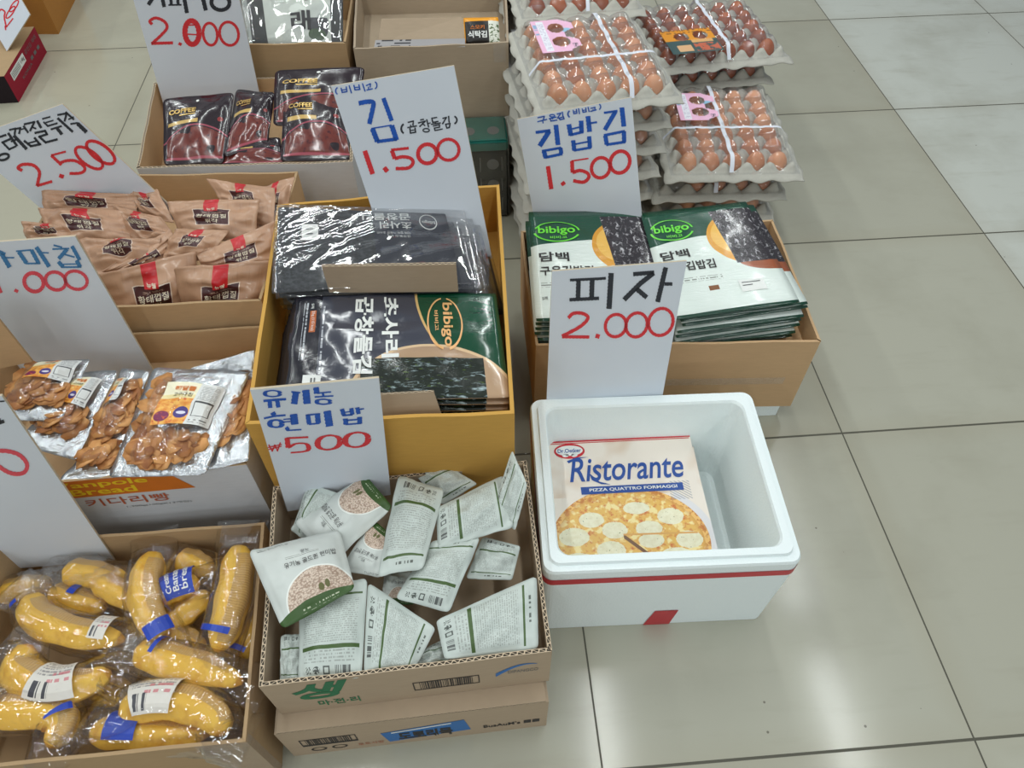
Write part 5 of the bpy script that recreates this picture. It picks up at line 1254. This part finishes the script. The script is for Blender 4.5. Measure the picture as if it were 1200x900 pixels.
def pink():
    g = G('pink_paper_label'); u, v = g.uv(); p = g.xyz(u, v, 0.0)
    col = g.mix((234, 176, 208), (246, 202, 226), g.noise(p, 6, 2)); col = g.mix(col, (236, 236, 244), g.box(u, v, .12, .04, .30, .96)); col = g.mix(col, (150, 176, 206), bars(g, v, 40) * g.box(u, v, .02, .1, .11, .45))
    col = g.mix(col, (150, 120, 170), lines(g, u, v, 26, .5, 30) * g.box(u, v, .14, .1, .28, .9) * .6); col = g.mix(col, (150, 196, 222), g.ell(u, v, .80, .36, .12, .07))
    col = g.mix(col, (70, 70, 84), g.box(u, v, .80, .78, .92, .90) * (g.noise(p, 26, 1) > .5)); return g.fin(col, .45)
MAT['pink'] = pink()
def holed(mb, P, outline, holes, mi=0):        # a flat sheet with oval windows, as a fine grid
    N = 40; vs = []; uv = []; keep = []
    for j in range(N + 1):
        for i in range(N + 1): u, v = i / N, j / N; vs.append(P(u, v)); uv.append((u, v))
    def ok(u, v):
        if not outline(u, v): return False
        return all(((u - a) / ru) ** 2 + ((v - b) / rv) ** 2 > 1 for a, b, ru, rv in holes)
    fs = []
    for j in range(N):
        for i in range(N):
            if ok((i + .5) / N, (j + .5) / N): q = j * (N + 1) + i; fs.append((q, q + N + 1, q + N + 2, q + 1))
    mb.add(vs, fs, uv, mi)
def orange_lab():
    g = G('orange_teal_paper_label'); u, v = g.uv(); p = g.xyz(u, v, 0.0)
    col = g.mix((228, 150, 34), (56, 84, 84), v > .46); col = g.mix(col, (222, 176, 128), g.box(u, v, .16, .66, .44, .92)); col = g.mix(col, (196, 100, 70), g.box(u, v, .50, .62, .97, .94) * (g.noise(p, 8, 2) > .46)); col = g.mix(col, (222, 170, 110), g.box(u, v, .50, .46, .92, .58))
    col = g.mix(col, (120, 66, 20), lines(g, u, v, 10, .5, 20) * (v < .14)); return g.fin(col, .4)
MAT['orange_label'] = orange_lab()

T56 = tray_mesh(5, 6).build('egg_tray', 'pulp'); L56 = lid_mesh(5, 6).build('clear_lid', 'lid')
EB = egg_proto('b').build('egg', 'egg_brown'); ED = egg_proto('d').build('egg', 'egg_dark')
first = {}
def inst(proto, loc, rz=0.0, parent=None, name=None):
    k = proto.name
    if k not in first: o = proto; first[k] = True
    else: o = proto.copy(); COL.objects.link(o)
    o.location = loc; o.rotation_euler = (0, 0, rz)
    if parent is not None: o.parent = parent
    if name: o.name = name
    return o
def tray(label, group, cx, cy, z, rz, dark, cells, egglabel, egggroup, lid=True, straps=(), lab=None):
    t = inst(T56, (cx, cy, z), rz); tag(t, label, 'egg tray', group)
    R_ = Matrix.Rotation(rz, 3, 'Z'); rr = random.Random(int((cx + cy + z) * 10000))
    if lid: inst(L56, (0, 0, 0), 0, t, 'clear_lid')
    for axis, pos, w in straps:
        mb = strap_mesh(axis, pos, (3 if axis == 'y' else 2.5) * PITCH, 0, w); s = mb.build('binding_strap', 'strap', None); s.parent = t
    if lab:
        kind, u0, v0, u1, v1 = lab; P = lambda u, v, off=0: Vector((u0 + (u1 - u0) * u, v0 + (v1 - v0) * v, .0415 - (.0 if True else 0)))
        mb = MB()
        if kind == 'pink': holed(mb, P, lambda u, v: u < .72 or abs(v - .22) < .2 * (1.0 - (u - .72) * 2) or abs(v - .76) < .2 * (1.0 - (u - .72) * 2), [(.56, .27, .20, .15), (.56, .70, .22, .15)])
        else: holed(mb, P, lambda u, v: True, [(.33, .30, .15, .17), (.70, .28, .15, .17)])
        o = mb.build('paper_label', 'pink' if kind == 'pink' else 'orange_label', None); o.parent = t
    for i, j in cells:     # i column from the left, j row from the front
        lx, ly = (i - 2) * PITCH, (j - 2.5) * PITCH
        p = Vector((cx, cy, z + .0045)) + R_ @ Vector((lx + rr.uniform(-.001, .001), ly + rr.uniform(-.001, .001), 0))
        e = inst(ED if dark else EB, p, rr.random() * 6.28); s = rr.uniform(.95, 1.04); e.scale = (s, s, rr.uniform(.96, 1.02)); e.rotation_euler = (rr.uniform(-.12, .12), rr.uniform(-.12, .12), rr.random() * 6.28)
        tag(e, egglabel, 'egg', egggroup)
ALL = [(i, j) for j in range(6) for i in range(5)]; FRONT = [(i, 0) for i in range(5)]
LV = .0645
# left stack
lr = math.radians(6.0)
LN = ['topmost', 'second from top', 'third from top', 'fourth from top', 'fifth from top', 'sixth from top', 'lowest']
for k in range(6, -1, -1):
    ox = (.004, -.012, -.010, -.018, -.012, -.02, -.014)[k]; oy = (0, .006, .012, .006, .014, .008, .01)[k]
    cells = ALL if k == 0 else ([(3, 0), (4, 0), (4, 1), (0, 0), (0, 1)] if k < 5 else [])
    tray(f'grey pulp egg tray, {LN[k]} of left stack behind the blue price sign', 'egg trays of the left stack', -.460 + ox, -1.022 + oy, .0345 + (6 - k) * LV + .0, lr + (0, .02, -.01, .015, -.02, .0, .01)[k], False, cells,
         'brown egg in the topmost tray of the left egg stack' if k == 0 else f'brown egg at the rim of the tray {LN[k]} of the left egg stack', f'eggs in the left stack, tray {LN[k]}', k < 5,
         (('y', .046, .010), ('x', -.050, .009)) if k == 0 else (), ('pink', -.116, .132, -.022, -.018) if k == 0 else None)
# right stack
for k in range(3, -1, -1):
    ox = (0, -.022, -.03, -.04)[k]; oy = (0, .012, .016, .024)[k]
    cells = ALL if k == 0 else [(i, 0) for i in range(1, 5)] + ([(4, 1)] if k < 3 else [])
    tray(f'grey pulp egg tray, {["topmost", "second from top", "third from top", "lowest"][k]} of the right egg stack', 'egg trays of the right stack', -.112 + ox, -1.030 + oy, .0345 + (3 - k) * LV, math.radians((-3.5, -2.5, -4, -3)[k]), False, cells,
         'brown egg in the topmost tray of the right egg stack' if k == 0 else f'brown egg at the front of the tray {["", "second from top", "third from top", "lowest"][k]} of the right egg stack', f'eggs in the right stack, tray {["topmost", "second", "third", "lowest"][k]}', True,
         (('y', -.012, .010), ('x', -.040, .008)) if k == 0 else ((('y', -.014, .010),) if k == 1 else ()), ('pink', -.110, .114, -.012, -.010) if k == 0 else None)
# smoked eggs behind: trays turned a quarter, six eggs wide
dr = math.radians(90 + 6.0)
for k in range(4, -1, -1):
    ox = (0, -.03, -.01, -.02, 0)[k]; oy = (0, .016, .02, .02, .03)[k]
    cells = ALL if k == 0 else ([(0, j) for j in range(6)] if k == 1 else [])
    tray(f'grey pulp tray, {LN[k] if k < 4 else "lowest"} of the smoked egg stack behind the right egg stack', 'egg trays of the smoked egg stack', -.092 + ox, -.688 + oy, .0345 + (4 - k) * LV + .012, dr, True, cells,
         'dark smoked egg in the topmost tray behind the right egg stack' if k == 0 else 'dark smoked egg at the front of the second tray behind the right egg stack', f'smoked eggs, right stack, tray {k + 1} from top', k < 2,
         (('x', -.016, .010), ) if k == 0 else (), None)
TK = Matrix.Rotation(math.radians(6), 3, 'Z')
mb = MB(); Pl = lambda u, v, off=0: Vector((-.092, -.688, .3045 + .0425)) + TK @ Vector((-.142 + .135 * u, -.040 - .120 * v, 0 if v < .5 else -.0))
holed(mb, Pl, lambda u, v: True, [(.36, .30, .15, .17), (.74, .28, .15, .17)])
ol = mb.build('paper_label', 'orange_label', None, Pl(.5, .5)); tag(ol, 'orange and teal paper label band lying on the smoked egg tray', 'label')
# smoked eggs behind the left stack
for k in range(6, -1, -1):
    cells = ALL if k == 0 else ([(0, 0), (0, 1)] if k < 3 else [])
    tray(f'grey pulp tray, {LN[k]} of smoked eggs cut by the frame top', 'egg trays of the far left smoked stack', -.459 + (0, -.01, .005, -.008, 0, .004, 0)[k], -.622 + (0, .006, .01, .0, .01, .004, .01)[k], .0345 + (6 - k) * LV + .004, math.radians(5), True, cells,
         'dark smoked egg in the topmost tray behind the left egg stack' if k == 0 else f'smoked egg at left rim of tray {LN[k]} behind left egg stack', f'smoked eggs, far left stack, tray {LN[k]}', k < 3,
         (('y', .012, .009),) if k == 0 else (), None)
